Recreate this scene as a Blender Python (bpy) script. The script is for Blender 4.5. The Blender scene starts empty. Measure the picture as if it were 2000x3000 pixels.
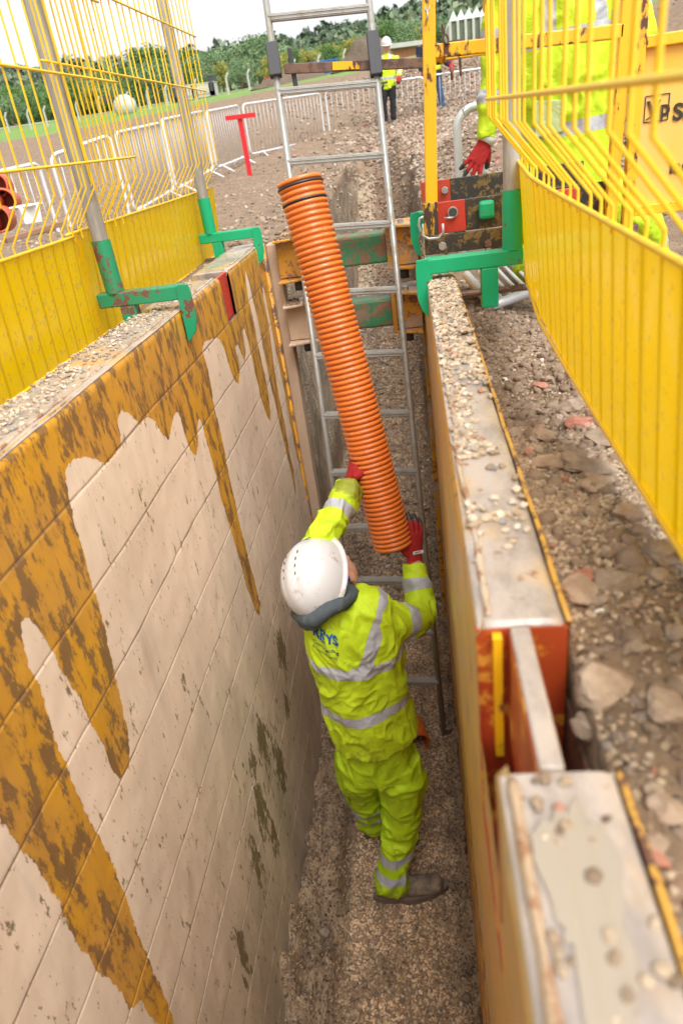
import bpy, bmesh, math, random
import numpy as np
from mathutils import Vector, Matrix
from mathutils.bvhtree import BVHTree
random.seed(7)
R = math.radians
scene = bpy.context.scene
COL = scene.collection
# ------------------------------------------------------------------ camera
YAW, PITCH, ROLL, FPX = R(-8.57), R(28.675), R(-8.259), 2000.0
CAM = np.array([0.0, 0.0, 0.40])
_f = np.array([math.sin(YAW)*math.cos(PITCH), math.cos(YAW)*math.cos(PITCH), -math.sin(PITCH)])
_r0 = np.array([math.cos(YAW), -math.sin(YAW), 0.0]); _u0 = np.cross(_r0, _f)
_r = _r0*math.cos(ROLL)+_u0*math.sin(ROLL); _u = -_r0*math.sin(ROLL)+_u0*math.cos(ROLL)
cd = bpy.data.cameras.new('camera'); cam = bpy.data.objects.new('camera', cd); COL.objects.link(cam)
cam.matrix_world = Matrix(((_r[0], _u[0], -_f[0], CAM[0]), (_r[1], _u[1], -_f[1], CAM[1]), (_r[2], _u[2], -_f[2], CAM[2]), (0, 0, 0, 1)))
cd.sensor_fit = 'VERTICAL'; cd.sensor_height = 36; cd.sensor_width = 24; cd.lens = 24
cd.clip_start = 0.02; cd.clip_end = 3000
cd.dof.use_dof = True; cd.dof.focus_distance = 2.3; cd.dof.aperture_fstop = 4.4
scene.camera = cam
# ------------------------------------------------------------------ world, sun, exposure
w = bpy.data.worlds.new('World'); scene.world = w; w.use_nodes = True
nt = w.node_tree; nt.nodes.clear()
sky = nt.nodes.new('ShaderNodeTexSky'); sky.sky_type = 'NISHITA'; sky.sun_disc = False
SUN_EL, SUN_AZ = R(60), R(148)
sky.sun_elevation = SUN_EL; sky.sun_rotation = SUN_AZ; sky.air_density = 1.0; sky.dust_density = 4.0; sky.ozone_density = 1.0
hs = nt.nodes.new('ShaderNodeHueSaturation'); hs.inputs['Saturation'].default_value = 0.06; hs.inputs['Value'].default_value = 1.0
bgn = nt.nodes.new('ShaderNodeBackground'); bgn.inputs['Strength'].default_value = 0.15
wo = nt.nodes.new('ShaderNodeOutputWorld')
nt.links.new(sky.outputs[0], hs.inputs['Color']); nt.links.new(hs.outputs[0], bgn.inputs[0]); nt.links.new(bgn.outputs[0], wo.inputs[0])
sl = bpy.data.lights.new('sun', 'SUN'); sl.energy = 1.5; sl.angle = R(40); sl.color = (1, .96, .9)
so = bpy.data.objects.new('sun', sl); COL.objects.link(so)
sd = Vector((math.sin(SUN_AZ)*math.cos(SUN_EL), math.cos(SUN_AZ)*math.cos(SUN_EL), math.sin(SUN_EL)))
so.rotation_euler = sd.to_track_quat('Z', 'Y').to_euler()
scene.view_settings.view_transform = 'Standard'; scene.view_settings.look = 'None'
scene.view_settings.exposure = 0.95; scene.view_settings.gamma = 1.0
# ------------------------------------------------------------------ helpers
def at(px, py, x=None, y=None, z=None, d=None):
    """a point of the place seen at photo position px,py, at a given x, y or z plane or distance"""
    ray = _f*FPX + _r*(px-1000.0) - _u*(py-1500.0)
    if x is not None: t = (x-CAM[0])/ray[0]
    elif y is not None: t = (y-CAM[1])/ray[1]
    elif z is not None: t = (z-CAM[2])/ray[2]
    else: t = d/FPX
    return Vector(CAM+ray*t)
def tag(o, label=None, cat=None, group=None, kind=None):
    if label: o['label'] = label
    if cat: o['category'] = cat
    if group: o['group'] = group
    if kind: o['kind'] = kind
    return o
def empty(name, loc, label, cat, group=None, rz=0.0):
    o = bpy.data.objects.new(name, None); COL.objects.link(o); o.location = loc; o.rotation_euler = (0, 0, rz)
    o.empty_display_size = .1
    return tag(o, label, cat, group)
def copy_tree(o, parent=None):
    c = o.copy(); COL.objects.link(c)
    if parent is not None: c.parent = parent
    for ch in list(o.children): copy_tree(ch, c)
    return c
class MB:
    def __init__(s): s.v = []; s.f = []; s.m = []; s.n = 0
    def add(s, v, f, m=0):
        v = np.asarray(v, float).reshape(-1, 3); s.v.append(v)
        for q in f: s.f.append([i+s.n for i in q])
        s.m += [m]*len(f); s.n += len(v); return s
    def box(s, c, size, rot=None, m=0, taper=None):
        hx, hy, hz = size[0]/2, size[1]/2, size[2]/2
        v = np.array([(x, y, z) for z in (-hz, hz) for y in (-hy, hy) for x in (-hx, hx)])
        if rot is not None: v = v @ np.array(rot.to_3x3() if hasattr(rot, 'to_3x3') else rot).T
        v = v+np.array(c)
        return s.add(v, [(0, 2, 3, 1), (4, 5, 7, 6), (0, 1, 5, 4), (2, 6, 7, 3), (0, 4, 6, 2), (1, 3, 7, 5)], m)
    def bar(s, a, b, wd, h, up=(0, 0, 1), m=0):
        a = Vector(a); b = Vector(b); d = (b-a); L = d.length; d.normalize()
        upv = Vector(up); sx = d.cross(upv)
        if sx.length < 1e-4: sx = d.cross(Vector((1, 0, 0)))
        sx.normalize(); uz = sx.cross(d)
        M = Matrix((sx, d, uz)).transposed()
        return s.box((a+b)/2, (wd, L, h), M, m)
    def tube(s, pts, r, n=10, cap=True, m=0, ref=None, closed=False, ell=None):
        P = np.array([tuple(p) for p in pts], float); k = len(P)
        rr = np.full(k, r) if np.isscalar(r) else np.array(r, float)
        re = rr if ell is None else (np.full(k, ell) if np.isscalar(ell) else np.array(ell, float))
        T = np.gradient(P, axis=0)
        if closed: T = np.roll(P, -1, 0)-np.roll(P, 1, 0)
        T /= np.linalg.norm(T, axis=1)[:, None]+1e-12
        u = np.array(ref, float) if ref is not None else (np.array([0, 0, 1.]) if abs(T[0][2]) < .9 else np.array([1., 0, 0]))
        rings = []; an = np.arange(n)*2*math.pi/n
        for i in range(k):
            if ref is not None: u = np.array(ref, float)
            u = u-T[i]*(u@T[i]); u /= np.linalg.norm(u)+1e-12; w_ = np.cross(T[i], u)
            rings.append(P[i]+np.outer(np.cos(an), u)*rr[i]+np.outer(np.sin(an), w_)*re[i])
        v = np.vstack(rings); f = []
        for i in range(k if closed else k-1):
            j = (i+1) % k
            for q in range(n):
                f.append((i*n+q, i*n+(q+1) % n, j*n+(q+1) % n, j*n+q))
        if cap and not closed:
            f.append(tuple(range(n))[::-1]); f.append(tuple((k-1)*n+q for q in range(n)))
        return s.add(v, f, m)
    def cyl(s, a, b, r, n=12, m=0, r2=None):
        return s.tube([a, b], [r, r if r2 is None else r2], n, True, m)
    def prism(s, poly, axis_o, ex, ey, ez, depth, m=0):
        """polygon in the (ex, ey) plane from origin axis_o, extruded by depth along ez"""
        o = np.array(axis_o, float); ex = np.array(ex, float); ey = np.array(ey, float); ez = np.array(ez, float)
        a = [o+ex*p[0]+ey*p[1] for p in poly]; b = [q+ez*depth for q in a]; n = len(poly)
        f = [tuple(range(n))[::-1], tuple(range(n, 2*n))]+[(i, (i+1) % n, n+(i+1) % n, n+i) for i in range(n)]
        return s.add(a+b, f, m)
    def build(s, name, mats, parent=None, smooth=False, bevel=0, loc=None, world=True):
        me = bpy.data.meshes.new(name)
        v = np.vstack(s.v) if s.v else np.zeros((0, 3))
        if parent is not None and world: v = v-np.array(parent_world(parent))
        if loc is not None: v = v-np.array(loc)
        me.from_pydata(v.tolist(), [], s.f)
        if not isinstance(mats, (list, tuple)): mats = [mats]
        for m_ in mats: me.materials.append(m_)
        me.polygons.foreach_set('material_index', s.m)
        me.validate()
        bm = bmesh.new(); bm.from_mesh(me); bmesh.ops.recalc_face_normals(bm, faces=bm.faces); bm.to_mesh(me); bm.free()
        o = bpy.data.objects.new(name, me); COL.objects.link(o)
        if parent is not None: o.parent = parent
        if loc is not None: o.location = loc
        if smooth:
            me.shade_smooth() if hasattr(me, 'shade_smooth') else None
            if smooth is not True: me.set_sharp_from_angle(angle=R(smooth))
        if bevel:
            b = o.modifiers.new('bevel', 'BEVEL'); b.width = bevel; b.segments = 2; b.limit_method = 'ANGLE'; b.angle_limit = R(50)
        return o
def parent_world(p):
    t = np.zeros(3)
    while p is not None: t += np.array(p.location); p = p.parent
    return t
def grid_obj(name, V, nr, nc, mat, parent=None, smooth=True, attrs=None, mask=None, closed=False):
    """V: (nr*nc,3) vertices row-major -> quad sheet"""
    i = np.arange(nr*nc).reshape(nr, nc)
    q = np.stack([i[:-1, :-1], i[:-1, 1:], i[1:, 1:], i[1:, :-1]], -1).reshape(-1, 4)
    if mask is not None: q = q[mask.reshape(-1)]
    return raw_obj(name, V, q, mat, parent, smooth, attrs)
def raw_obj(name, V, F, mat, parent=None, smooth=True, attrs=None):
    F = np.asarray(F); k = F.shape[1]; me = bpy.data.meshes.new(name)
    if parent is not None: V = V-parent_world(parent)
    me.vertices.add(len(V)); me.vertices.foreach_set('co', np.asarray(V, np.float32).ravel())
    me.loops.add(F.size); me.loops.foreach_set('vertex_index', F.astype(np.int32).ravel())
    me.polygons.add(len(F)); me.polygons.foreach_set('loop_start', np.arange(0, F.size, k, dtype=np.int32))
    me.polygons.foreach_set('loop_total', np.full(len(F), k, np.int32))
    me.polygons.foreach_set('use_smooth', np.full(len(F), bool(smooth)))
    me.update(calc_edges=True)
    if attrs:
        for an, av in attrs.items():
            a = me.attributes.new(an, 'FLOAT', 'POINT'); a.data.foreach_set('value', np.asarray(av, np.float32))
    me.materials.append(mat)
    o = bpy.data.objects.new(name, me); COL.objects.link(o)
    if parent is not None: o.parent = parent
    return o
# numpy value noise
def _h(ix, iy, iz, s):
    n = (ix*374761393+iy*668265263+iz*2147483647+s*974634777) & 0xffffffff
    n = ((n ^ (n >> 13))*1274126177) & 0xffffffff
    n = ((n ^ (n >> 16))*2246822519) & 0xffffffff
    return ((n ^ (n >> 15)) & 0xffffff)/float(0xffffff)
def vnoise(p, s=0):
    p = np.asarray(p, float); i = np.floor(p).astype(np.int64); f = p-i; f = f*f*f*(f*(f*6-15)+10)
    o = 0
    for dx in (0, 1):
        wx = f[:, 0] if dx else 1-f[:, 0]
        for dy in (0, 1):
            wy = f[:, 1] if dy else 1-f[:, 1]
            for dz in (0, 1):
                wz = f[:, 2] if dz else 1-f[:, 2]
                o = o+wx*wy*wz*_h(i[:, 0]+dx, i[:, 1]+dy, i[:, 2]+dz, s)
    return o*2-1
def fbm(p, oct=4, s=0, gain=.5):
    p = np.asarray(p, float); a = 1.; o = 0; t = 0
    for k in range(oct):
        o = o+a*vnoise(p*2.0**k+k*17.3, s+k); t += a; a *= gain
    return o/t
# ------------------------------------------------------------------ materials
def srgb(r, g, b): return tuple((c/255/12.92 if c/255 <= .04045 else ((c/255+.055)/1.055)**2.4) for c in (r, g, b))
class NT:
    def __init__(s, name):
        s.m = bpy.data.materials.new(name); s.m.use_nodes = True; s.t = s.m.node_tree; s.t.nodes.clear()
        s.out = s.n('ShaderNodeOutputMaterial'); s.b = s.n('ShaderNodeBsdfPrincipled'); s.t.links.new(s.b.outputs[0], s.out.inputs[0])
        s._c = None
    def n(s, t, **k):
        q = s.t.nodes.new(t)
        for a, b in k.items(): setattr(q, a, b)
        return q
    def l(s, a, b): s.t.links.new(a, b)
    def co(s, scale=(1, 1, 1), rot=(0, 0, 0)):
        if s._c is None: s._c = s.n('ShaderNodeTexCoord')
        mp = s.n('ShaderNodeMapping'); mp.inputs['Scale'].default_value = scale; mp.inputs['Rotation'].default_value = rot
        s.l(s._c.outputs['Object'], mp.inputs[0]); return mp.outputs[0]
    def noise(s, sc, det=4, rough=.55, v=None, dist=0):
        q = s.n('ShaderNodeTexNoise'); q.inputs['Scale'].default_value = sc; q.inputs['Detail'].default_value = det
        q.inputs['Roughness'].default_value = rough; q.inputs['Distortion'].default_value = dist
        s.l(v if v is not None else s.co(), q.inputs['Vector']); return q.outputs[0]
    def vor(s, sc, feat='F1', out=0, v=None, rnd=1):
        q = s.n('ShaderNodeTexVoronoi', feature=feat); q.inputs['Scale'].default_value = sc; q.inputs['Randomness'].default_value = rnd
        s.l(v if v is not None else s.co(), q.inputs['Vector']); return q.outputs[out]
    def attr(s, name, out=2):
        q = s.n('ShaderNodeAttribute', attribute_name=name); return q.outputs[out]
    def ramp(s, inp, stops, interp='LINEAR'):
        q = s.n('ShaderNodeValToRGB'); q.color_ramp.interpolation = interp; e = q.color_ramp.elements
        while len(e) < len(stops): e.new(.5)
        for k, (p, c) in enumerate(stops):
            e[k].position = p; e[k].color = (*c, 1) if isinstance(c, (tuple, list)) else (c, c, c, 1)
        s.l(inp, q.inputs[0]); return q.outputs[0]
    def mix(s, f, a, b, mode='MIX'):
        q = s.n('ShaderNodeMix', data_type='RGBA', blend_type=mode)
        for k_, val in ((0, f), (6, a), (7, b)):
            sock = q.inputs[k_]
            if isinstance(val, (int, float)): sock.default_value = val if k_ == 0 else (val, val, val, 1)
            elif isinstance(val, (tuple, list)): sock.default_value = (*val[:3], 1)
            else: s.l(val, sock)
        return q.outputs[2]
    def math(s, op, a, b=0.0, c=None, clamp=False):
        q = s.n('ShaderNodeMath', operation=op, use_clamp=clamp)
        for k, val in enumerate((a, b) if c is None else (a, b, c)):
            if isinstance(val, (int, float)): q.inputs[k].default_value = val
            else: s.l(val, q.inputs[k])
        return q.outputs[0]
    def step(s, v, lo, hi):
        q = s.n('ShaderNodeMapRange'); q.interpolation_type = 'SMOOTHSTEP'
        s.l(v, q.inputs[0]); q.inputs[1].default_value = lo; q.inputs[2].default_value = hi; return q.outputs[0]
    def set(s, **k):
        for a, val in k.items():
            i = s.b.inputs[{'color': 'Base Color', 'rough': 'Roughness', 'metal': 'Metallic', 'spec': 'Specular IOR Level', 'coat': 'Coat Weight', 'coatr': 'Coat Roughness', 'sheen': 'Sheen Weight', 'trans': 'Transmission Weight', 'sss': 'Subsurface Weight'}[a]]
            if isinstance(val, (int, float)): i.default_value = val
            elif isinstance(val, (tuple, list)): i.default_value = (*val[:3], 1)
            else: s.l(val, i)
        return s
    def bump(s, h, strength=.5, dist=.01, prev=None):
        q = s.n('ShaderNodeBump'); q.inputs['Strength'].default_value = strength; q.inputs['Distance'].default_value = dist
        s.l(h, q.inputs['Height'])
        if prev is not None: s.l(prev, q.inputs['Normal'])
        s.l(q.outputs[0], s.b.inputs['Normal']); return q.outputs[0]
def flat(name, col, rough=.5, metal=0, var=.15, sc=8, bump=0, bsc=60, spec=.5):
    t = NT(name); n = t.noise(sc, 5)
    c = t.mix(n, tuple(x*(1-var) for x in col), tuple(min(1, x*(1+var)) for x in col))
    t.set(color=c, rough=rough, metal=metal, spec=spec)
    if bump: t.bump(t.noise(bsc, 4), bump, .004)
    return t.m
def painted(name, col, col2=None, rust=(.07, .03, .018), amt=.4, sc=14, rough=.38, stretch=(1, 1, 1), dirt=None, dirt_amt=.0, coat=.2):
    """paint with chips of rust; amt 0..1 is how much rust shows"""
    t = NT(name); v = t.co(stretch)
    n1 = t.noise(sc, 8, .65, v); n2 = t.noise(sc*5, 5, .6, v); n3 = t.noise(3, 4)
    base = t.mix(t.step(n3, .3, .7), col, col2 or tuple(x*.8 for x in col))
    k = t.math('ADD', t.math('MULTIPLY', n1, .7), t.math('MULTIPLY', n2, .3))
    th = .665-.26*amt
    mk = t.step(k, th, th+.02)
    edge = t.step(k, th-.03, th)
    rc = t.mix(n2, rust, tuple(x*2.4 for x in rust))
    c = t.mix(t.math('MULTIPLY', edge, .35), base, rc)
    c = t.mix(mk, c, rc)
    if dirt:
        dm = t.step(t.noise(sc*.5, 6, .6), .62-dirt_amt*.3, .72-dirt_amt*.3)
        c = t.mix(t.math('MULTIPLY', dm, .85), c, dirt)
    rg = t.math('ADD', t.math('MULTIPLY', mk, .45), t.math('ADD', rough, t.math('MULTIPLY', n2, .15)))
    t.set(color=c, rough=rg, coat=coat, coatr=.25)
    t.bump(t.math('ADD', t.math('MULTIPLY', mk, -.5), t.math('MULTIPLY', n2, .25)), .35, .002)
    return t.m
YEL = (.86, .50, .0)
M = {}
M['yellow_wire'] = painted('yellow_coated_wire', (.86, .54, .01), (.88, .58, .02), rust=(.05, .04, .03), amt=.06, sc=30, rough=.35)
M['yellow_frame'] = painted('yellow_frame_paint', (.84, .46, .005), (.80, .41, .005), rust=(.065, .024, .018), amt=.40, sc=11, rough=.4, stretch=(1, 1, .5))
M['yellow_sign'] = painted('yellow_sign_paint', (.84, .44, .04), (.80, .47, .15), rust=(.16, .07, .02), amt=.13, sc=9, rough=.45, stretch=(1, 1, .35))
M['yellow_rust'] = painted('yellow_worn_steel', (.72, .33, .01), (.55, .24, .02), amt=.52, sc=16, rough=.5, dirt=(.30, .22, .15), dirt_amt=.2)
M['yellow_dark'] = painted('yellow_dark_worn', (.62, .34, .01), (.35, .2, .02), rust=(.035, .02, .015), amt=.8, sc=40, rough=.5, stretch=(1, 1, .3))
M['green'] = painted('green_paint', (.0, .33, .14), (.0, .40, .18), rust=(.10, .04, .03), amt=.24, sc=13, rough=.35)
M['green_rust'] = painted('green_worn_paint', (.015, .22, .10), (.0, .30, .14), rust=(.09, .035, .025), amt=.5, sc=14, rough=.4)
M['green_dirty'] = painted('green_strut_paint', (.05, .17, .08), (.04, .22, .1), rust=(.14, .07, .04), amt=.6, sc=14, rough=.55, dirt=(.26, .19, .13), dirt_amt=.25)
M['red'] = painted('red_paint', (.55, .035, .02), (.45, .05, .02), rust=(.10, .03, .015), amt=.3, sc=16, rough=.4)
M['redyellow'] = painted('red_over_yellow', (.42, .035, .012), (.36, .06, .01), rust=(.35, .14, .012), amt=.48, sc=13, rough=.4)
M['redsign'] = flat('red_sign_paint', (.58, .012, .02), .5, var=.2, sc=5)
M['blacksteel'] = painted('dark_worn_steel', (.045, .035, .028), (.03, .03, .028), rust=(.11, .07, .02), amt=.5, sc=30, rough=.42)
M['rust'] = painted('rusty_bar', (.16, .085, .055), (.2, .11, .07), rust=(.07, .04, .03), amt=.55, sc=20, rough=.6)
M['galv'] = flat('galvanised_tube', (.42, .41, .38), .42, .55, .3, 12, .15, 90)
M['galvtube'] = NT('weathered_scaffold_tube')
_t = M['galvtube']; _n = _t.noise(9, 8, .7, _t.co((3, 3, .5))); _n2 = _t.noise(60, 4)
_t.set(color=_t.mix(_t.step(_n, .35, .7), (.44, .41, .36), (.27, .24, .20)), rough=.55, metal=.25); _t.bump(_n2, .2, .001); M['galvtube'] = _t.m
M['alu'] = NT('ladder_aluminium'); _t = M['alu']
_n = _t.noise(14, 8, .7); _n2 = _t.noise(70, 5)
_t.set(color=_t.mix(_t.step(_n, .45, .7), (.37, .36, .335), (.25, .22, .165)), rough=_t.math('ADD', .28, _t.math('MULTIPLY', _n2, .3)), metal=_t.math('SUBTRACT', .45, _t.math('MULTIPLY', _t.step(_n, .45, .7), .4))); _t.bump(_n2, .15, .001); M['alu'] = _t.m
M['bar_galv'] = flat('barrier_bar_grey', (.46, .46, .47), .45, .25, .15, 4)
M['white_galv'] = flat('barrier_galvanised', (.68, .69, .71), .4, .25, .12, 4)
M['bolt'] = flat('zinc_bolt', (.5, .5, .47), .35, .7, .2, 30)
M['pipe'] = NT('orange_twinwall'); _t = M['pipe']
_n = _t.noise(5, 5); _d = _t.step(_t.noise(38, 8, .75), .56, .66)
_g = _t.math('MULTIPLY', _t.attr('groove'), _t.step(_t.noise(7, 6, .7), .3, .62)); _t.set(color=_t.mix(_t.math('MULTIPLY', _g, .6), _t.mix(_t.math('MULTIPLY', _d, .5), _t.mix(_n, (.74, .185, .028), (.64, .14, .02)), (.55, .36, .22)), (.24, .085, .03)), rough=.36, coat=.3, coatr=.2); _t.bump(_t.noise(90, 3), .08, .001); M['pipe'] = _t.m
M['rubber'] = flat('black_rubber', (.02, .02, .022), .45, 0, .3, 40)
M['brick'] = NT('brick_wall'); _t = M['brick']
_q = _t.n('ShaderNodeTexBrick'); _q.inputs['Scale'].default_value = 3.5; _q.inputs['Color1'].default_value = (.42, .13, .075, 1); _q.inputs['Color2'].default_value = (.50, .18, .10, 1); _q.inputs['Mortar'].default_value = (.35, .28, .22, 1)
_t.l(_t.co((1, 1, 1), (R(90), 0, 0)), _q.inputs['Vector']); _t.set(color=_q.outputs[0], rough=.9); M['brick'] = _t.m
M['concrete'] = flat('pale_concrete', (.46, .45, .42), .9, 0, .2, 3)
M['cladding'] = flat('grey_cladding', (.50, .50, .49), .5, 0, .1, 2)
M['glass'] = flat('window_glass', (.13, .15, .11), .55, 0, .3, 2)
M['white'] = flat('white_plastic', (.78, .78, .76), .4, 0, .06, 6)
M['bluecont'] = flat('blue_container_paint', (.02, .12, .40), .5, 0, .2, 2)
M['redcont'] = flat('red_skip_paint', (.35, .04, .05), .5, 0, .2, 2)
M['dark'] = flat('dark_steel', (.05, .05, .055), .6, 0, .3, 5)
M['terracotta'] = flat('clay_red_plastic', (.55, .12, .05), .5, 0, .2, 8)
M['wood'] = flat('brown_wood', (.25, .14, .09), .8, 0, .3, 12)
# ------------------------------------------------------------------ ground
XL, XR = -0.712, 0.03          # inner faces of the trench box at its top
FLOOR = -2.49
def xin(side, z): return (XL if side < 0 else XR)-0.0125*z
def base_h(x, y):
    x = np.asarray(x, float); y = np.asarray(y, float)
    D = np.hypot(x, y)
    z = np.interp(D, [0, 2, 3.2, 5, 8, 11, 14, 16, 18, 20, 30, 60, 90, 130, 200, 430], [-.10, -.10, -.14, -.16, -.15, -.15, -.12, .03, .25, .5, 2.0, 4.0, 6.1, 8.6, 12., 24.])
    bear = x/np.maximum(D, .5)
    z = z+.07*np.clip(D-7, 0, 34)*np.clip(bear+.25, -.5, .8)
    # left of the box the fill is level with the top
    z = np.where((x < XL), np.maximum(z, -.05+0*z)*np.exp(-np.clip(D-3.6, 0, 9))+z*(1-np.exp(-np.clip(D-3.6, 0, 9))), z)
    z = np.where(x > XR, z+.052*np.clip((1.7-y)/1.0, 0, 1)*np.clip((1.2-x)/.5, 0, 1)*(y > -1), z)
    # hollow on the right beyond the clamp
    z = z-.20*np.exp(-((x-.7)/.6)**2-((y-2.9)/1.3)**2)*(x > XR)
    z = z-.05*np.exp(-((x-.22)/.12)**2-((y-1.5)/.5)**2)*(x > XR)
    # spoil heaps
    z = z+.55*np.exp(-((x-1.5)/4.0)**2-((y-24)/3.0)**2)
    z = z+1.2*np.exp(-((x-9)/3.5)**2-((y-20)/3.5)**2)
    z = z+.45*np.exp(-((x-.75)/.5)**2-((y-8.)/2.6)**2)
    z = z+.30*np.exp(-((x+.35)/.5)**2-((y-10.6)/.9)**2)
    z = z+.28*np.exp(-((x-.28)/.12)**2-((y-4.6)/.9)**2)*0
    return z
def floor_h(x, y):
    z = np.interp(y, [-2, 3.6, 7, 9.5, 11.5, 13], [FLOOR, FLOOR, FLOOR+.1, FLOOR+.75, FLOOR+1.7, FLOOR+2.7])
    # banks of looser gravel against both walls, trodden flat between
    q = np.stack([x*7, y*5, 0*x], -1)
    n = fbm(q, 4, 3); n2_ = 1-2*np.abs(vnoise(q*2.3, 8))
    left = np.clip((-.485-x)/.035, 0, 1)*(y < 3.4); right = np.clip((x+.03)/.07, 0, 1)*(y < 3.6)
    z = z+left*(.07+.2*n+.06*n2_)+right*(.065+.18*n+.06*n2_)
    z = z-.035*np.exp(-((x+.475)/.012)**2)*(y < 2.4)
    z = z+.012*n
    return z
xsL = np.concatenate([-np.geomspace(110, 3.2, 60), np.linspace(-3.15, -.90, 50)])
xsR = np.concatenate([np.linspace(.135, 1.6, 70), np.geomspace(1.64, 110, 62)])
ys = np.concatenate([np.linspace(-2.2, .1, 14), np.linspace(.13, 4.5, 190), np.linspace(4.54, 9, 95), np.linspace(9.07, 15, 70), np.geomspace(15.15, 420, 110)])
nb, nf = 22, 70
rows = []
for y in ys:
    inside = y < 3.5
    wob = .05*float(fbm([[y*1.3, 0, 5]], 3, 2)[0]); wob2 = .10*float(fbm([[y*1.1, 3, 5]], 3, 6)[0])
    xl = -.885 if inside else -.83-.03*min(1, (y-3.5))+wob*min(1, y-3.5)
    xr = .1195 if inside else .10+wob2*min(1, y-3.5)
    if y < 14.0:
        k = min(1., max(0., (y-9.)/3.)); slope = .0 if inside else .12+.25*k
        zl = float(base_h(xl, y)); zr = float(base_h(xr, y))
        tt = np.linspace(0, 1, nf); xf = xl+slope*.2+(xr-xl-slope*.7)*tt
        zf = floor_h(xf, np.full(nf, y))
        if y > 3.5:    # rubble sliding in from the right bank
            zf = zf+np.clip(1-(xr-xf)/(.25+.35*k), 0, 1)**1.2*(.35+.6*k)*min(1, (y-3.5)/2.5)
        if y > 11.5:
            m = min(1, (y-11.5)/2.4); m = m*m*(3-2*m); zf = zf*(1-m)+base_h(xf, np.full(nf, y))*m
        if y < -1.9:
            zf = zf*0+zl
        bl = np.linspace(0, 1, nb+2)[1:-1]
        Lb = np.stack([xl+(xf[0]-xl)*bl, np.full(nb, y), zl+(zf[0]-zl)*bl], -1)
        Rb = np.stack([xf[-1]+(xr-xf[-1])*bl, np.full(nb, y), zf[-1]+(zr-zf[-1])*bl], -1)
        mid = np.vstack([Lb, np.stack([xf, np.full(nf, y), zf], -1), Rb])
    else:
        xx = np.linspace(xl, xr, nb*2+nf+2)[1:-1]
        mid = np.stack([xx, np.full(len(xx), y), base_h(xx, np.full(len(xx), y))], -1)
    sL = xsL.copy(); sL[-1] = xl; sR = xsR.copy(); sR[0] = xr
    rows.append(np.vstack([np.stack([sL, np.full(len(sL), y), base_h(sL, np.full(len(sL), y))], -1), mid,
                           np.stack([sR, np.full(len(sR), y), base_h(sR, np.full(len(sR), y))], -1)]))
G = np.vstack(rows); nc = len(rows[0]); nr = len(rows)
D = np.hypot(G[:, 0], G[:, 1])
amp = np.interp(D, [0, 3, 8, 25, 40], [.022, .03, .06, .10, .12])
rough_zone = np.where((G[:, 0] > -.95) & (G[:, 0] < .13), .25, 1.0)
n1 = fbm(G*np.array([2.2, 2.2, 2.2]), 5, 11, .62)
boxz = (G[:, 0] > -.9) & (G[:, 0] < .135) & (G[:, 1] < 3.5)
grass_z = np.clip((D-32)/6, 0, 1)
G[:, 2] += n1*amp*np.where(boxz, 0, 1)*np.where(G[:, 0] < -.88, np.where(G[:, 1] < 3.4, .35, 1), 1)*(1-.75*grass_z)
bankz = (G[:, 0] > -1.) & (G[:, 0] < .35) & (G[:, 1] > 3.5) & (G[:, 1] < 14)
n2 = fbm(G*np.array([6, 6, 4.]), 4, 21, .6)
G[:, 0] += np.where(bankz, n2*.05, 0); G[:, 2] += np.where(bankz, n2*.03, 0)
def ground_h(x, y): return base_h(np.atleast_1d(float(x)), np.atleast_1d(float(y)))[0]
t = NT('site_ground'); gm = t
big = t.noise(1.3, 5); fine = t.noise(38, 8, .7); mid_ = t.noise(9, 6, .6)
soil = t.mix(t.step(mid_, .3, .7), (.155, .10, .06), (.26, .178, .112))
soil = t.mix(t.math('MULTIPLY', t.step(fine, .5, .75), .5), soil, (.34, .25, .175))
v1 = t.n('ShaderNodeTexVoronoi'); v1.inputs['Scale'].default_value = 55; t.l(t.co(), v1.inputs['Vector'])
sc_ = t.n('ShaderNodeSeparateColor'); t.l(v1.outputs['Color'], sc_.inputs[0])
peb = t.ramp(sc_.outputs[0], [(0, (.20, .14, .10)), (.35, (.30, .23, .17)), (.6, (.38, .30, .24)), (.8, (.27, .15, .11)), (.92, (.45, .40, .35)), (1, (.14, .14, .15))])
pm = t.math('MULTIPLY', t.step(sc_.outputs[1], .35, .45), t.math('SUBTRACT', 1, t.step(v1.outputs['Distance'], .35, .5)))
soil = t.mix(t.math('MULTIPLY', pm, .45), soil, peb)
# the damp sides of the cut and the gravel bed at the bottom
gravelc = t.mix(t.noise(60, 4), (.22, .15, .09), (.38, .27, .175))
gz = t.attr('zone'); bed = t.attr('bed')
soil = t.mix(bed, soil, gravelc); 
bank = t.mix(t.step(t.noise(16, 6, .7, t.co((1, 1, .22))), .35, .65), (.20, .145, .095), (.42, .33, .23))
soil = t.mix(t.attr('bank'), soil, bank)
gn = t.noise(2.5, 6, .6); gr = t.mix(gn, (.10, .20, .035), (.19, .30, .06))
gr = t.mix(t.step(t.noise(.12, 3), .5, .75), gr, (.26, .27, .09))
col = t.mix(t.step(t.math('ADD', gz, t.math('MULTIPLY', t.math('SUBTRACT', t.noise(.5, 4), .5), .5)), .45, .55), soil, gr)
t.set(color=col, rough=.85)
b1 = t.bump(fine, .7, .012); t.bump(t.math('MULTIPLY', t.math('SUBTRACT', 1, v1.outputs['Distance']), pm), .8, .012, b1)
GND = t.m
bedv = (((G[:, 0] > -.88) & (G[:, 0] < .13)) & (G[:, 2] < -2.0)).astype(float)
bankv = ((G[:, 0] > -.98) & (G[:, 0] < .3) & (G[:, 1] > 3.4) & (G[:, 1] < 13) & (G[:, 2] < -.22) & (bedv < .5)).astype(float)
bankv = bankv*(G[:, 0] < -.55)
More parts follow.
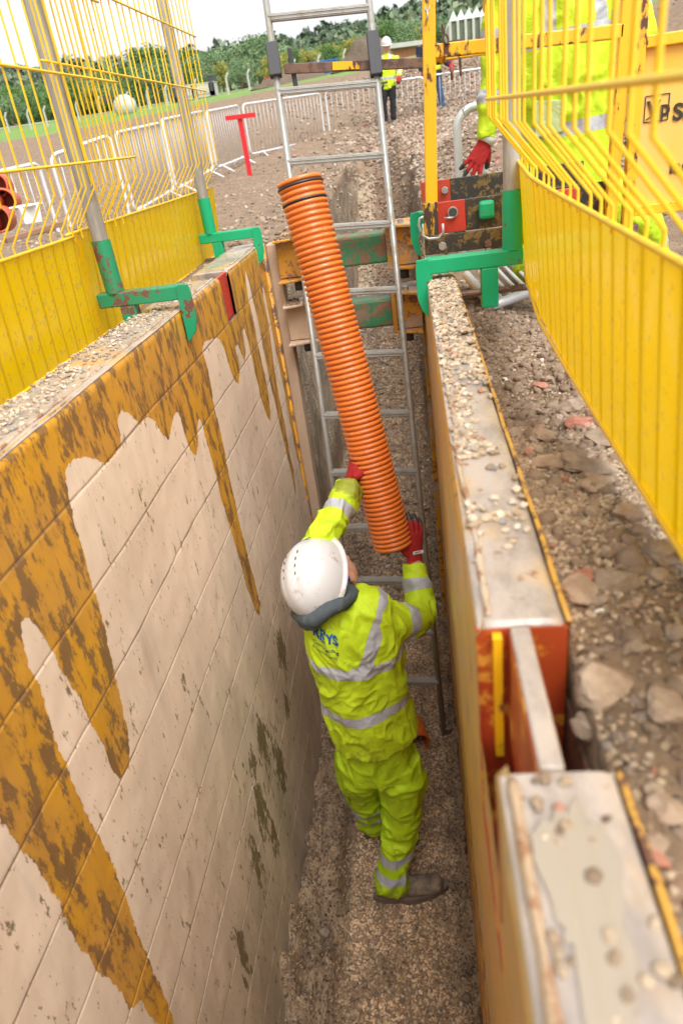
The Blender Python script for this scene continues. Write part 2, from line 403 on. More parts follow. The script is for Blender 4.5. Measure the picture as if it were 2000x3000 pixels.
ground = grid_obj('ground', G, nr, nc, GND, attrs={'zone': np.clip((D-28)/8, 0, 1)*(1-.0*D), 'bed': bedv, 'bank': bankv})
tag(ground, kind='structure')
# far hills
hv = []
HA = np.linspace(R(-60), R(50), 160)
for rr, hh in ((300, 0), (360, .45), (430, .82), (500, 1.0), (600, .8)):
    for a in HA:
        top = 53+2.5*math.sin(a*5+1)+2*math.sin(a*11)+14*max(0, math.sin(a+.1))
        hv.append((rr*math.sin(a), rr*math.cos(a), 10+hh*(top-10)+(1.0*math.sin(a*60+rr)+.8*math.sin(a*151+rr*3))*hh))
hv = np.array(hv); hv[:, 2] += fbm(hv*.05, 4, 4)*4*(hv[:, 2] > 15)
t = NT('wooded_hill'); n = t.noise(.09, 7, .7)
t.set(color=t.mix(t.step(n, .35, .65), (.07, .105, .07), (.13, .17, .11)), rough=.95)
hl = grid_obj('hills', hv, 5, len(HA), t.m); tag(hl, kind='structure')
g_ = np.random.default_rng(3); n = 70000; A_ = g_.uniform(R(-42), R(28), n); Rr = 175+g_.power(1.2, n)*260
top_ = 53+2.5*np.sin(A_*5+1)+2*np.sin(A_*11)+14*np.clip(np.sin(A_+.1), 0, None)
hh_ = np.interp(Rr, [175, 300, 360, 430, 500], [-.02, .0, .45, .82, 1.]); zb_ = np.where(Rr < 300, 10+(Rr-175)*.0, 10+hh_*(top_-10))
C_ = np.stack([Rr*np.sin(A_), Rr*np.cos(A_), zb_], -1); cl_ = fbm(C_*np.array([.11, .11, 0])+3, 3, 14); C_[:, 2] += 1+7*np.clip(cl_+.35, 0, 1)*g_.uniform(.3, 1, n)
u = g_.normal(size=(n, 3)); u /= np.linalg.norm(u, axis=1)[:, None]; v = np.cross(u, g_.normal(size=(n, 3))); v /= np.linalg.norm(v, axis=1)[:, None]; s_ = g_.uniform(1.0, 2.3, n)[:, None]
V = np.stack([C_-u*s_, C_+v*s_*.7, C_+u*s_, C_-v*s_*.7], 1).reshape(-1, 3)
t = NT('far_wood_leaves'); t.set(color=t.ramp(t.attr('rnd'), [(0, (.10, .14, .09)), (.55, (.15, .20, .125)), (.8, (.20, .25, .15)), (1, (.30, .27, .14))]), rough=.9, spec=.1)  # greens lightened so distance haze is painted into the leaf colour
wd_ = raw_obj('far_woodland', V, np.arange(n*4).reshape(n, 4), t.m, None, False, {'rnd': np.repeat(np.clip(.5+.9*fbm(C_*np.array([.05, .05, 0]), 3, 15)+g_.uniform(-.15, .15, n), 0, 1), 4)}); tag(wd_, 'distant wooded hillside behind the field', None, None, 'stuff')
# ------------------------------------------------------------------ stones
def ico(sub):
    bm = bmesh.new(); bmesh.ops.create_icosphere(bm, subdivisions=sub, radius=1.0)
    v = np.array([x.co[:] for x in bm.verts]); f = np.array([[q.index for q in p.verts] for p in bm.faces]); bm.free(); return v, f
ICO1, ICO2, ICO3 = ico(1), ico(2), ico(3)
def rocks(base, k, seed, ang=.35):
    rg = np.random.default_rng(seed); out = []
    for i in range(k):
        v = base[0].copy(); d = fbm(v*1.1+i*9.1, 3, seed+i)*ang*1.6
        v = v*(1+d[:, None])
        for j in range(5):   # knock flats
            nrm = rg.normal(size=3); nrm /= np.linalg.norm(nrm); c = rg.uniform(.55, .9)
            h = v@nrm; v = v-np.outer(np.clip(h-c, 0, None), nrm)
        v *= np.array([1, rg.uniform(.65, 1), rg.uniform(.45, .8)]); out.append(v)
    return out
V1 = rocks(ICO1, 14, 1); V2 = rocks(ICO2, 14, 2); V3 = rocks(ICO3, 8, 3)
def scatter(name, P, S, base, variants, mat, parent=None, seed=0, flat_tilt=1.0, smooth=False, sink=.2):
    rg = np.random.default_rng(seed); n = len(P); nv = len(base[0]); vid = rg.integers(0, len(variants), n)
    V = np.stack(variants)[vid]*np.asarray(S)[:, None, None]
    a = rg.uniform(0, 6.28, n); ti = rg.normal(0, .35*flat_tilt, (n, 2))
    ca, sa = np.cos(a), np.sin(a); x = V[:, :, 0]*ca[:, None]-V[:, :, 1]*sa[:, None]; y = V[:, :, 0]*sa[:, None]+V[:, :, 1]*ca[:, None]; z = V[:, :, 2]
    y2 = y*np.cos(ti[:, 0:1])-z*np.sin(ti[:, 0:1]); z2 = y*np.sin(ti[:, 0:1])+z*np.cos(ti[:, 0:1])
    x3 = x*np.cos(ti[:, 1:2])-z2*np.sin(ti[:, 1:2]); z3 = x*np.sin(ti[:, 1:2])+z2*np.cos(ti[:, 1:2])
    W = np.stack([x3, y2, z3], -1)+np.asarray(P)[:, None, :]
    W[:, :, 2] += (np.asarray(S)*(.5-sink))[:, None]
    F = base[1][None]+(np.arange(n)*nv)[:, None, None]
    rnd = np.repeat(rg.uniform(0, 1, n), nv)
    o = raw_obj(name, W.reshape(-1, 3), F.reshape(-1, 3), mat, parent, smooth, {'rnd': rnd}); return o
def stone_mat(name, stops, rough=.75, sc=40, bump=.4, wet=False):
    t = NT(name); a = t.attr('rnd'); c = t.ramp(a, stops, 'CONSTANT'); n = t.noise(sc, 6, .65)
    c = t.mix(1.0, c, t.ramp(n, [(.25, .62), (.75, 1.3)]), 'MULTIPLY')
    if wet: c = t.mix(1.0, c, t.ramp(t.noise(6.5, 6, .65), [(.38, .68), (.62, 1.35)]), 'MULTIPLY')
    if wet:   # trodden gravel along the middle, wet mud along both walls
        sx = t.n('ShaderNodeSeparateXYZ'); t.l(t.co(), sx.inputs[0]); xx = t.math('ADD', sx.outputs[0], t.math('MULTIPLY', t.math('SUBTRACT', t.noise(5, 4), .5), .16))
        mid2 = t.math('MULTIPLY', t.step(xx, -.53, -.44), t.step(xx, .03, -.07)); c = t.mix(mid2, t.mix(1.0, c, (.60, .56, .52), 'MULTIPLY'), t.mix(1.0, c, (1.22, 1.2, 1.16), 'MULTIPLY'))
    t.set(color=c, rough=rough); t.bump(t.noise(sc*2, 4), bump, .003); return t.m
ST_PALE = stone_mat('pale_gravel', [(0, (.42, .33, .23)), (.2, (.50, .41, .30)), (.42, (.36, .27, .18)), (.6, (.56, .48, .38)), (.75, (.30, .22, .15)), (.86, (.46, .32, .22)), (.94, (.26, .25, .24)), (.975, (.42, .22, .15))])
ST_GG = stone_mat('ground_gravel', [(0, (.30, .22, .14)), (.2, (.39, .295, .20)), (.42, (.25, .175, .11)), (.6, (.46, .365, .265)), (.75, (.18, .125, .08)), (.86, (.28, .19, .125)), (.95, (.17, .155, .14)), (.98, (.30, .14, .09))])
ST_BED = stone_mat('bed_gravel', [(0, (.37, .25, .15)), (.2, (.47, .335, .215)), (.4, (.24, .155, .095)), (.55, (.48, .355, .235)), (.7, (.31, .19, .115)), (.82, (.15, .10, .07)), (.94, (.48, .39, .30)), (.98, (.13, .12, .11))], rough=.55, wet=True)
ST_RUB = stone_mat('rubble', [(0, (.25, .175, .12)), (.2, (.33, .25, .18)), (.38, (.21, .145, .095)), (.55, (.37, .29, .22)), (.72, (.33, .19, .14)), (.80, (.28, .21, .155)), (.93, (.52, .46, .39)), (.96, (.18, .165, .16)), (.985, (.38, .15, .10))])
rg = np.random.default_rng(5)
# a lookup of the finished ground surface
_gb = BVHTree.FromPolygons([tuple(v) for v in G], [tuple(p.vertices) for p in ground.data.polygons])
def drop(x, y, z0=8.):
    h = _gb.ray_cast(Vector((x, y, z0)), Vector((0, 0, -1)))
    return h[0].z if h[0] is not None else 0.
def scatter_on(name, x, y, S, base, variants, mat, label, seed, z0=30., **k):
    P = np.array([(a, b, drop(a, b, z0)) for a, b in zip(x, y)])
    o = scatter(name, P, S, base, variants, mat, seed=seed, **k); tag(o, label, None, None, 'stuff'); return o
# gravel bed at the trench bottom
n = 34000; y = .55+rg.power(1.15, n)*3.2; x = rg.uniform(-.68, .05, n)
scatter_on('gravel_bed', x, y, rg.uniform(.0045, .0095, n), ICO1, V1, ST_BED, 'fine brown gravel covering the bottom of the trench', 1, z0=-.3, sink=.25)
n = 22000; y = rg.uniform(3.7, 9.5, n); x = rg.uniform(-.84, .1, n)
scatter_on('gravel_bed_beyond', x, y, rg.uniform(.006, .013, n), ICO1, V1, ST_BED, 'brown gravel bed of the trench beyond the steel box', 2, z0=-.6 if False else 30., sink=.25)
# pebbly strip and soil on the right
n = 15000; y = np.concatenate([rg.uniform(.25, 2.3, n//4), rg.normal(.86, .15, n-n//4)]); x = .12+rg.power(.8, n)*.34
scatter_on('loose_gravel', x, y, rg.uniform(.0022, .0052, n), ICO1, V1, ST_GG, 'loose pale gravel spilled on the soil right of the steel wall', 3)
n = 3200; y = .2+rg.power(1.0, n)*3.; x = .12+rg.power(.9, n)*.7
scatter_on('soil_rubble', x, y, (.0022+.013*rg.uniform(0, 1, n)**5), ICO2, V2, ST_RUB, 'small broken stones mixed in the soil right of the steel wall', 4)
# site rubble, left, behind and heaps
n = 5000; y = rg.uniform(2.5, 16, n); x = rg.uniform(-8, -.9, n)
scatter_on('site_rubble', x, y, (.006+.026*rg.uniform(0, 1, n)**3), ICO1, V1, ST_GG, 'scattered stones trodden into the brown site soil', 5)
n = 9000; y = 3.6+rg.power(1.6, n)*9; x = np.where(rg.uniform(size=n) < .35, rg.normal(-.35, .4, n), rg.uniform(-.1, 2.6, n))
scatter_on('trench_rubble', x, y, rg.uniform(.012, .034, n), ICO1, V1, ST_RUB, 'reddish brown rubble heaped along the open trench beyond the box', 6)
n = 12000; y = rg.uniform(12.5, 27, n); x = .5+.14*(y-12)+rg.normal(0, 1, n)*(.7+.12*(y-12))
scatter_on('spoil_heap_rubble', x, y, rg.uniform(.02, .062, n), ICO1, V1, ST_RUB, 'stones covering the spoil heap behind the steel barriers', 7)
# ------------------------------------------------------------------ trench box
box = empty('trench_box', (XL, 1.7, -1.2), 'worn yellow steel trench box lining both sides of the pipe trench, splashed with pale mud', 'trench box')
DRIP = [(-.6, .2), (-.6, -.55), (.35, -.50), (.60, -.46), (0.655, -0.464), (0.66, -0.565), (0.674, -0.605), (0.673, -0.666), (0.678, -0.724), (0.665, -0.755), (0.67, -0.859), (0.674, -0.943), (0.693, -1.034), (0.695, -1.135), (0.732, -1.174), (0.728, -1.228), (0.739, -1.297), (0.735, -1.433), (0.761, -1.497), (0.781, -1.391), (0.795, -1.341), (0.795, -1.253), (0.798, -1.166), (0.804, -1.098), (0.807, -1.037), (0.822, -0.945), (0.827, -0.868), (0.832, -0.762), (0.828, -0.734), (0.827, -0.674), (0.826, -0.602), (0.834, -0.556), (0.833, -0.51), (0.84, -0.448), (0.849, -0.397), (0.854, -0.366), (0.852, -0.32), (0.866, -0.266), (0.882, -0.257), (0.9, -0.267), (0.911, -0.303), (0.923, -0.365), (0.922, -0.394), (0.932, -0.465), (0.939, -0.531), (0.942, -0.575), (0.948, -0.632), (0.949, -0.7), (0.957, -0.744), (0.994, -0.753), (1.022, -0.73), (1.042, -0.667), (1.064, -0.593), (1.074, -0.545), (1.088, -0.475), (1.102, -0.406), (1.112, -0.343), (1.119, -0.287), (1.122, -0.235), (1.137, -0.187), (1.151, -0.161), (1.16, -0.126), (1.171, -0.105), (1.199, -0.107), (1.231, -0.111), (1.29, -0.135), (1.321, -0.165), (1.333, -0.173), (1.374, -0.175), (1.428, -0.17), (1.443, -0.136), (1.451, -0.11), (1.484, -0.101), (1.52, -0.122), (1.542, -0.146), (1.563, -0.173), (1.624, -0.173), (1.653, -0.196), (1.678, -0.246), (1.716, -0.274), (1.763, -0.252), (1.822, -0.24), (1.844, -0.261), (1.841, -0.322), (1.855, -0.379), (1.884, -0.409), (1.929, -0.386), (1.96, -0.352), (1.991, -0.325), (2.012, -0.361), (2.007, -0.421), (2.01, -0.496), (2.008, -0.564), (2.014, -0.697), (2.022, -0.848), (2.028, -0.983), (2.064, -1.151), (2.092, -1.197), (2.143, -1.175), (2.141, -1.102), (2.132, -0.968), (2.13, -0.835), (2.136, -0.743), (2.140, -0.661), (2.15, -0.568), (2.16, -0.531), (2.168, -0.455), (2.172, -0.39), (2.17, -0.332), (2.189, -0.269), (2.192, -0.222), (2.186, -0.16), (2.225, -0.145), (2.31, -0.154), (2.396, -0.185), (2.423, -0.221), (2.433, -0.276), (2.464, -0.347), (2.51, -0.389), (2.576, -0.36), (2.584, -0.315), (2.579, -0.266), (2.63, -0.269), (2.654, -0.32), (2.682, -0.357), (2.733, -0.319), (2.752, -0.242), (2.789, -0.244), (2.807, -0.307), (2.812, -0.384), (2.817, -0.464), (2.822, -0.546), (2.842, -0.617), (2.902, -0.703), (2.954, -0.68), (2.98, -0.584), (2.98, -0.49), (2.972, -0.406), (2.972, -0.317), (2.972, -0.231), (2.957, -0.161), (2.971, -0.098), (3.01, -0.049), (3.032, -0.11), (3.033, -0.194), (3.053, -0.286), (3.054, -0.375), (3.055, -0.468), (3.057, -0.563), (3.067, -0.704), (3.077, -0.799), (3.1, -0.914), (3.116, -1.042), (3.12, -1.163), (3.134, -1.234), (3.187, -1.092), (3.174, -0.936), (3.187, -0.813), (3.184, -0.707), (3.19, -0.604), (3.217, -0.469), (3.253, -0.336), (3.244, -0.223), (3.262, -0.173), (3.285, -0.179), (3.292, -0.252), (3.31, -0.5), (3.32, -0.9), (3.36, -1.3), (3.40, -.9), (3.6, -.4), (3.6, .2)]
STAIN = [(2.261, -1.533, 0.071, 0.083), (1.781, -1.536, 0.073, 0.1), (1.89, -1.798, 0.07, 0.11), (1.606, -1.699, 0.075, 0.1), (1.439, -1.766, 0.046, 0.1), (1.164, -1.79, 0.034, 0.08), (1.632, -1.495, 0.042, 0.05), (1.638, -1.913, 0.045, 0.07), (2.168, -1.734, 0.041, 0.05), (1.117, -1.912, 0.019, 0.04), (0.577, -0.888, 0.006, 0.02)]
def poly_sd(P, poly):
    """signed distance, positive inside"""
    A = np.array(poly); B = np.roll(A, -1, 0); d = np.full(len(P), 1e9); ins = np.zeros(len(P), bool)
    for a, b in zip(A, B):
        e = b-a; w_ = P-a; t_ = np.clip((w_@e)/(e@e+1e-12), 0, 1); q = w_-t_[:, None]*e; d = np.minimum(d, np.hypot(q[:, 0], q[:, 1]))
        c = ((a[1] > P[:, 1]) != (b[1] > P[:, 1])) & (P[:, 0] < (b[0]-a[0])*(P[:, 1]-a[1])/((b[1]-a[1]) or 1e-12)+a[0]); ins ^= c
    return np.where(ins, d, -d)
PLANK = [-.17, -.36, -.557, -.752, -.947, -1.142, -1.345, -1.548, -1.75, -1.955, -2.16, -2.36]
# the steel, shared by both panels
def wall_mat(name, rs=0., film=False):
    t = NT(name); v = t.co((1, 1, .38)); n1 = t.noise(24, 9, .72, v); n2 = t.noise(70, 5, .6, v); n3 = t.noise(3.2, 4)
    sd = t.attr('sd'); st = t.attr('stain'); dep = t.attr('depth')
    yel = t.mix(t.step(n3, .35, .65), (.66, .33, .025), (.55, .28, .055))
    ru = t.step(t.math('ADD', n1, t.math('MULTIPLY', n2, .15)), .575+rs, .60+rs)
    ru2 = t.step(t.math('ADD', n1, t.math('MULTIPLY', n2, .15)), .50+rs, .60+rs)
    rc = t.mix(n2, (.12, .07, .035), (.26, .15, .07))
    yel = t.mix(t.math('MULTIPLY', ru2, .45), yel, (.36, .18, .045)); yel = t.mix(t.math('MULTIPLY', ru, .85), yel, rc)
    if film: yel = t.mix(t.math('MULTIPLY', t.step(t.noise(16, 7, .7, t.co((1, .06, 1))), .42, .58), .75), yel, (.44, .33, .17)); yel = t.mix(t.math('MULTIPLY', t.step(t.noise(6, 6, .7, t.co((1, .2, 1))), .5, .7), .6), yel, (.34, .28, .13))
    fl = t.noise(150, 4, .7)
    mud = t.mix(t.step(t.noise(5, 6, .6, v), .3, .7), (.84, .67, .515), (.76, .60, .455))
    mud = t.mix(t.math('MULTIPLY', t.step(t.noise(11, 7, .7, t.co((1, 1, .3))), .55, .72), .5), mud, (.56, .49, .43))
    mud = t.mix(t.step(t.noise(95, 3, .6, t.co((1, 1, .35))), .67, .71), mud, (.34, .24, .15))
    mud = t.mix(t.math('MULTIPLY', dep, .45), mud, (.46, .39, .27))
    mud = t.mix(t.math('MULTIPLY', t.step(t.noise(2.2, 5, .6, t.co((1, 1, .6))), .45, .70), .35), mud, (.58, .50, .40))
    mud = t.mix(t.math('MULTIPLY', t.step(t.noise(7, 7, .75, t.co((1, 1, .12))), .56, .72), .5), mud, (.50, .41, .31))
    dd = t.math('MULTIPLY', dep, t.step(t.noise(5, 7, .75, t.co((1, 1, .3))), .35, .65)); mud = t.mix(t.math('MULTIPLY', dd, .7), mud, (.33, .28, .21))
    # blotches where the film has been knocked away
    bl = t.step(t.math('ADD', st, t.math('MULTIPLY', t.math('SUBTRACT', t.noise(34, 7, .75, t.co((1, 1, .38))), .5), 4.2)), .42, .56)
    mud = t.mix(t.math('MULTIPLY', bl, .9), mud, t.mix(n2, (.13, .10, .045), (.20, .155, .07)))
    e = t.math('ADD', sd, t.math('MULTIPLY', t.math('SUBTRACT', t.noise(60, 6, .65), .5), .022))
    e = t.math('ADD', e, t.math('MULTIPLY', t.math('SUBTRACT', t.noise(9, 4, .6), .5), .03))
    mk = t.step(e, -.0006, .0006)
    c = t.mix(mk, mud, yel)
    g = t.attr('groove'); c = t.mix(t.math('MULTIPLY', g, .95), c, (.19, .12, .075))
    rim = t.math('MULTIPLY', t.step(e, -.008, -.001), t.math('SUBTRACT', 1, mk)); c = t.mix(t.math('MULTIPLY', rim, .25), c, (.70, .56, .42))
    t.set(color=c, rough=t.math('ADD', .62, t.math('MULTIPLY', mk, -.22)), spec=.4)
    b_ = t.bump(t.math('MULTIPLY', mk, -1), .5, .002); t.bump(t.math('ADD', t.math('MULTIPLY', fl, .3), n2), .25, .0025, b_)
    return t.m
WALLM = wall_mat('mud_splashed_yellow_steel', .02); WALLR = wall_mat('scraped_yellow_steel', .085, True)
def wall_sheet(name, side, y0, y1, parent, zt=0., zb=-2.62, step=.009, cut=None):
    ysq = np.arange(y0, y1+1e-6, step)
    zz = set(np.round(np.arange(zt, zb, -.012), 4).tolist())
    for p in PLANK:
        for k in (-.009, -.006, -.003, -.001, .001, .003, .006, .009): zz.add(round(p+k, 4))
    zs = np.array(sorted((a for a in zz if a <= zt+1e-6), reverse=True))
    YY, ZZ = np.meshgrid(ysq, zs, indexing='ij'); Y = YY.ravel(); Z = ZZ.ravel()
    gr = np.zeros(len(Y)); dx = np.zeros(len(Y))
    wig = .004*vnoise(np.stack([Y*3, Z*0, Z*0], -1), 3)
    for p in PLANK:
        d = np.abs(Z-p-wig); gr = np.maximum(gr, np.exp(-(d/.0035)**2)*(.55+.45*vnoise(np.stack([Y*9, 0*Y+p*40, 0*Y], -1), 5)))
        dx += -.0018*np.exp(-(d/.0028)**2)
    bulge = .006*fbm(np.stack([Y*1.7, Z*2.4, 0*Y], -1), 4, 8)+.0015*fbm(np.stack([Y*22, Z*14, 0*Y], -1), 3, 9)
    rnd = np.where(Z > -.012, -(.012+Z)**2*60, 0)
    dx = dx+bulge+rnd
    x = xin(side, Z)+(dx if side < 0 else -dx)
    P2 = np.stack([Y, Z], -1)
    if side < 0:
        sdv = poly_sd(P2, DRIP); st = np.zeros(len(Y))
        for (a, b, ra, rb) in STAIN: st = np.maximum(st, np.exp(-(((Y-a)/(ra*.9))**2+((Z-b)/(rb*1.35))**2)))
    else:
        sdv = np.full(len(Y), .05)-.0+.09*fbm(np.stack([Y*1.2, Z*1.5, 0*Y], -1), 3, 31)*(Z < -.5); st = np.zeros(len(Y))
    mask = None
    if cut:
        c0, c1, cz = cut
        Yc = (YY[:-1, :-1]+YY[1:, 1:])/2; Zc = (ZZ[:-1, :-1]+ZZ[1:, 1:])/2
        mask = ~((Yc > c0) & (Yc < c1) & (Zc > cz))
    V = np.stack([x, Y, Z], -1)
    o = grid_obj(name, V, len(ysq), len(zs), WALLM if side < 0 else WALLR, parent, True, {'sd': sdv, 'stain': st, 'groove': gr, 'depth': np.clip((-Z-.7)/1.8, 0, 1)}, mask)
    return o
sp = bpy.data.objects.new('side_panel', None); COL.objects.link(sp); sp.parent = box; sp['label'] = 'left yellow side panel coated with pale mud and long bare drips'
wall_sheet('planked_face', -1, -1.2, 3.42, sp, cut=(2.565, 2.715, -.17))
# tops
TOP = NT('wet_muddy_steel_top'); t = TOP
n1 = t.noise(10, 8, .7, t.co((1, .5, 1))); n2 = t.noise(50, 5); n3 = t.noise(4, 5)
c = t.mix(t.step(n1, .42, .62), (.42, .35, .295), (.25, .21, .185)); c = t.mix(t.step(n3, .55, .66), c, (.52, .33, .13))
c = t.mix(t.step(t.noise(26, 6, .7), .6, .66), c, (.24, .12, .06))
t.set(color=c, rough=t.math('ADD', .18, t.math('MULTIPLY', t.step(n1, .4, .6), .35)), coat=.35, coatr=.12); t.bump(t.math('ADD', n1, t.math('MULTIPLY', n2, .4)), .4, .004); TOPM = t.m
SEAM = painted('weld_seam', (.50, .42, .33), (.38, .27, .17), rust=(.16, .08, .04), amt=.5, sc=30, rough=.4)
def top_block(y0, y1, x0, x1, name, parent, seam_side):
    """closed steel head of a panel from y0 to y1 with softly rolled edges and a weld seam"""
    q0 = x0+(.010 if seam_side > 0 else 0); q1 = x1-(.010 if seam_side < 0 else 0)
    xs = np.array([q0, q0 if seam_side > 0 else x0, x0+.0035, x0+.010, x0+.02]+list(np.linspace(x0+.03, x1-.03, 5))+[x1-.02, x1-.010, x1-.0035, q1 if seam_side < 0 else x1, q1])
    zz = np.array([-.165, -.012 if seam_side < 0 else -.02, -.004, -.0008, .0]+[0]*5+[.0, -.0008, -.004, -.012 if seam_side > 0 else -.02, -.165])
    yy = np.concatenate([[y0, y0, y0+.004], np.arange(y0+.012, y1-.012, .012), [y1-.004, y1, y1]])
    V = []
    for i, y in enumerate(yy):
        e = -.004 if i in (1, len(yy)-2) else 0
        low = i in (0, len(yy)-1)
        for a, b in zip(xs, zz): V.append((a, y, -.165 if low else b+e))
    V = np.array(V); V[:, 2] += .0022*fbm(V*np.array([18, 9, 9]), 3, 5)*(V[:, 2] > -.1)
    sx = np.sign((x0+x1)/2-(XL if seam_side < 0 else XR)) if False else 0
    o = grid_obj(name, V, len(yy), len(xs), TOPM, parent, True); o.data.shade_smooth(); o.data.set_sharp_from_angle(angle=R(40)); return o
XLo = -.862; XRo = .113
def weld(y0, y1, x, parent, seed):
    k = int((y1-y0)/.006); ysw = np.linspace(y0, y1, k)
    q = vnoise(np.stack([ysw*6, 0*ysw, 0*ysw+seed], -1), seed); q2 = vnoise(np.stack([ysw*70, 0*ysw, 0*ysw+seed], -1), seed)
    MB_ = MB().tube([(x+.003*a, b, .0005) for a, b in zip(q, ysw)], [.0038+.0014*a for a in q2], 6)
    return MB_.build('weld_seam', SEAM, parent, True)
for (a, b) in ((-1.2, 2.565), (2.715, 3.42)):
    top_block(a, b, XLo, XL, 'top_edge', sp, -1); weld(a+.01, b-.01, XL-.022, sp, 3)
# open slot of the left panel: red web and floor
MB().box((-.728, 2.64, -.085), (.012, .15, .160)).build('slot_web', M['red'], sp)
MB().box((-.787, 2.64, -.176), (.15, .17, .012)).build('slot_floor', M['rust'], sp)
MB().box(((XL+XLo)/2-.0, 1.1, -1.42), (.10, 4.6, 2.5)).build('core', M['yellow_rust'], sp)
MB().tube([(XL-.008+.0125*1.2, 3.40, 0), (XL+.02, 3.40, -2.6)], .012, 8).build('end_edge', M['yellow_rust'], sp, True)
# right panel
sr = bpy.data.objects.new('side_panel', None); COL.objects.link(sr); sr.parent = box; sr['label'] = 'right yellow side panel with gravel on its narrow wet top'
wall_sheet('planked_face', 1, -1.2, 3.55, sr, cut=(.340, .493, -.15))
for (a, b) in ((-1.2, .336), (.496, 3.55)):
    top_block(a, b, XR, XRo, 'top_edge', sr, 1); weld(a+.01, b-.01, XR+.0125, sr, 7)
MB().box(((XR+XRo)/2+.006, 1.1, -1.51), (.060, 4.8, 2.48)).build('core', M['yellow_rust'], sr)
# outer skin of the right panel, a few millimetres proud with a chipped yellow lip
LIP2 = painted('yellow_edge_bead', (.58, .30, .03), (.46, .25, .05), amt=.5, sc=22)
LIP = painted('yellow_lip_paint', (.82, .42, .01), (.74, .36, .01), amt=.35, sc=20)
for ya, yb, zl_ in ((-1.2, .336, -.4), (.502, 3.55, -.4)):
    V = []; yy = np.arange(ya, yb+.001, (yb-ya)/round((yb-ya)/.02))
    for y_ in yy:
        for k, zq in enumerate((-.001, -.01, zl_)): V.append((XRo+(0.001, .0045, .0045)[k]+.0015*math.sin(y_*9), y_, zq))
    grid_obj('outer_skin', np.array(V), len(yy), 3, LIP, sr)
for ya, yb in ((-1.2, .336), (.496, 3.5)):
    MB().tube([(XRo+.0012+.0006*math.sin(q*31), q, -.0030) for q in np.linspace(ya, yb, 160)], .0030, 8).build('edge_lip', LIP2, sr, True)
MB().box((XRo+.0035, .416, -.30), (.004, .17, .40)).build('outer_plate', M['rust'], sr)
# pocket between the two heads: red end plate, web, floor, thin side plates
ry = M['redyellow']
MB().box(((XR+XRo)/2+.001, .499, -.134), (.081, .008, .255)).build('end_plate', ry, sr)
MB().box(((XR+XRo)/2, .333, -.095), (.079, .008, .165)).build('end_plate', ry, sr)
MB().box(((XR+XRo)/2, .416, -.262), (.079, .158, .01)).build('pocket_floor', ry, sr)
wb = MB(); wb.box((.0705, .416, -.078), (.018, .157, .15)); wb.build('web', TOPM, sr, bevel=.003); MB().box((.0610, .416, -.078), (.0015, .155, .14)).build('web_face', M['redyellow'], sr)
MB().box((.050, .490, -.085), (.008, .010, .15)).build('stiffener', M['yellow_frame'], sr)
# puddle of slurry on the near head
pm_ = NT('milky_slurry'); pm_.set(color=(.31, .26, .20), rough=.12, coat=.6, coatr=.03)
PUD = pm_.m
V = [(.071, .24, .0021)]; k = 160
for i in range(k):
    a = i/k*6.283; r_ = 1+.15*math.sin(3*a+.5)+.08*math.sin(5*a)+.30*float(fbm([[math.cos(a)*2.2, math.sin(a)*2.2, 1.]], 4, 19)[0])+.12*float(fbm([[math.cos(a)*9, math.sin(a)*9, 1.]], 3, 20)[0]); V.append((.071+.0215*r_*math.cos(a), .238+.078*r_*math.sin(a), .0021))
pud = MB(); pud.add(V, [(0, 1+i, 1+(i+1) % k) for i in range(k)]); po = pud.build('slurry_puddle', PUD); tag(po, 'milky grey slurry puddle on the near steel top', 'puddle')
# struts across the far end
MUDM = flat('dried_mud_on_steel', (.50, .36, .25), .85, 0, .22, 5, .6, 45)
STB = painted('strut_bracket_steel', (.66, .30, .015), (.48, .22, .03), rust=(.13, .055, .025), amt=.55, sc=14, dirt=(.46, .33, .23), dirt_amt=.35)
SY = 3.46
MB().box((-.665, 3.46, -1.31), (.055, .09, 2.6)).build('end_post', MUDM, box, bevel=.006)
MB().box((.058, 3.62, -1.31), (.075, .10, 2.6)).build('end_post', STB, box, bevel=.006)
for zc, mat_l in ((-.085, STB), (-.385, MUDM)):
    st_ = bpy.data.objects.new('strut', None); COL.objects.link(st_); st_.parent = box
    m_ = MB(); m_.tube([(-.46, SY, zc), (-.125, SY, zc)], .066, 4, True) if False else m_.box((-.30, SY, zc), (.37, .13, .135))
    m_.build('strut_beam', M['green_dirty'], st_, bevel=.012)
    for s_, x0, x1 in ((-1, -.64, -.475), (1, -.118, .022)):
        m_ = MB(); xm = (x0+x1)/2; Lx = x1-x0
        m_.box((xm, SY, zc), (Lx, .15, .165)); 
        # flange plates above and below that taper towards the beam
        wide = x0 if s_ < 0 else x1; nar = x1 if s_ < 0 else x0
        for zz_ in (zc+.092, zc-.092):
            m_.prism([(wide, SY-.15), (nar, SY-.09), (nar, SY+.09), (wide, SY+.15)], (0, 0, zz_-.006), (1, 0, 0), (0, 1, 0), (0, 0, 1), .012)
        m_.box((nar+(-s_)*.008*-1, SY, zc), (.022, .185, .19))
        br_ = m_.build('bracket', mat_l if s_ < 0 else STB, st_, bevel=.003)
        MB().cyl((xm, SY-.06, zc-.098), (xm, SY-.06, zc-.145), .022, 12).build('pin', M['dark'], st_, True)
        MB().cyl((xm, SY-.06, zc+.098), (xm, SY-.06, zc+.115), .014, 6).build('pin_head', M['bolt'], st_)
    # mud lying on the bracket
    n = 160; xx = rg.uniform(-.63, -.49, n); yy2 = rg.uniform(SY-.13, SY+.02, n)
    scatter('mud_crumbs', np.stack([xx, yy2, np.full(n, zc+.098)], -1), rg.uniform(.003, .010, n), ICO1, V1, ST_BED, st_, seed=9)
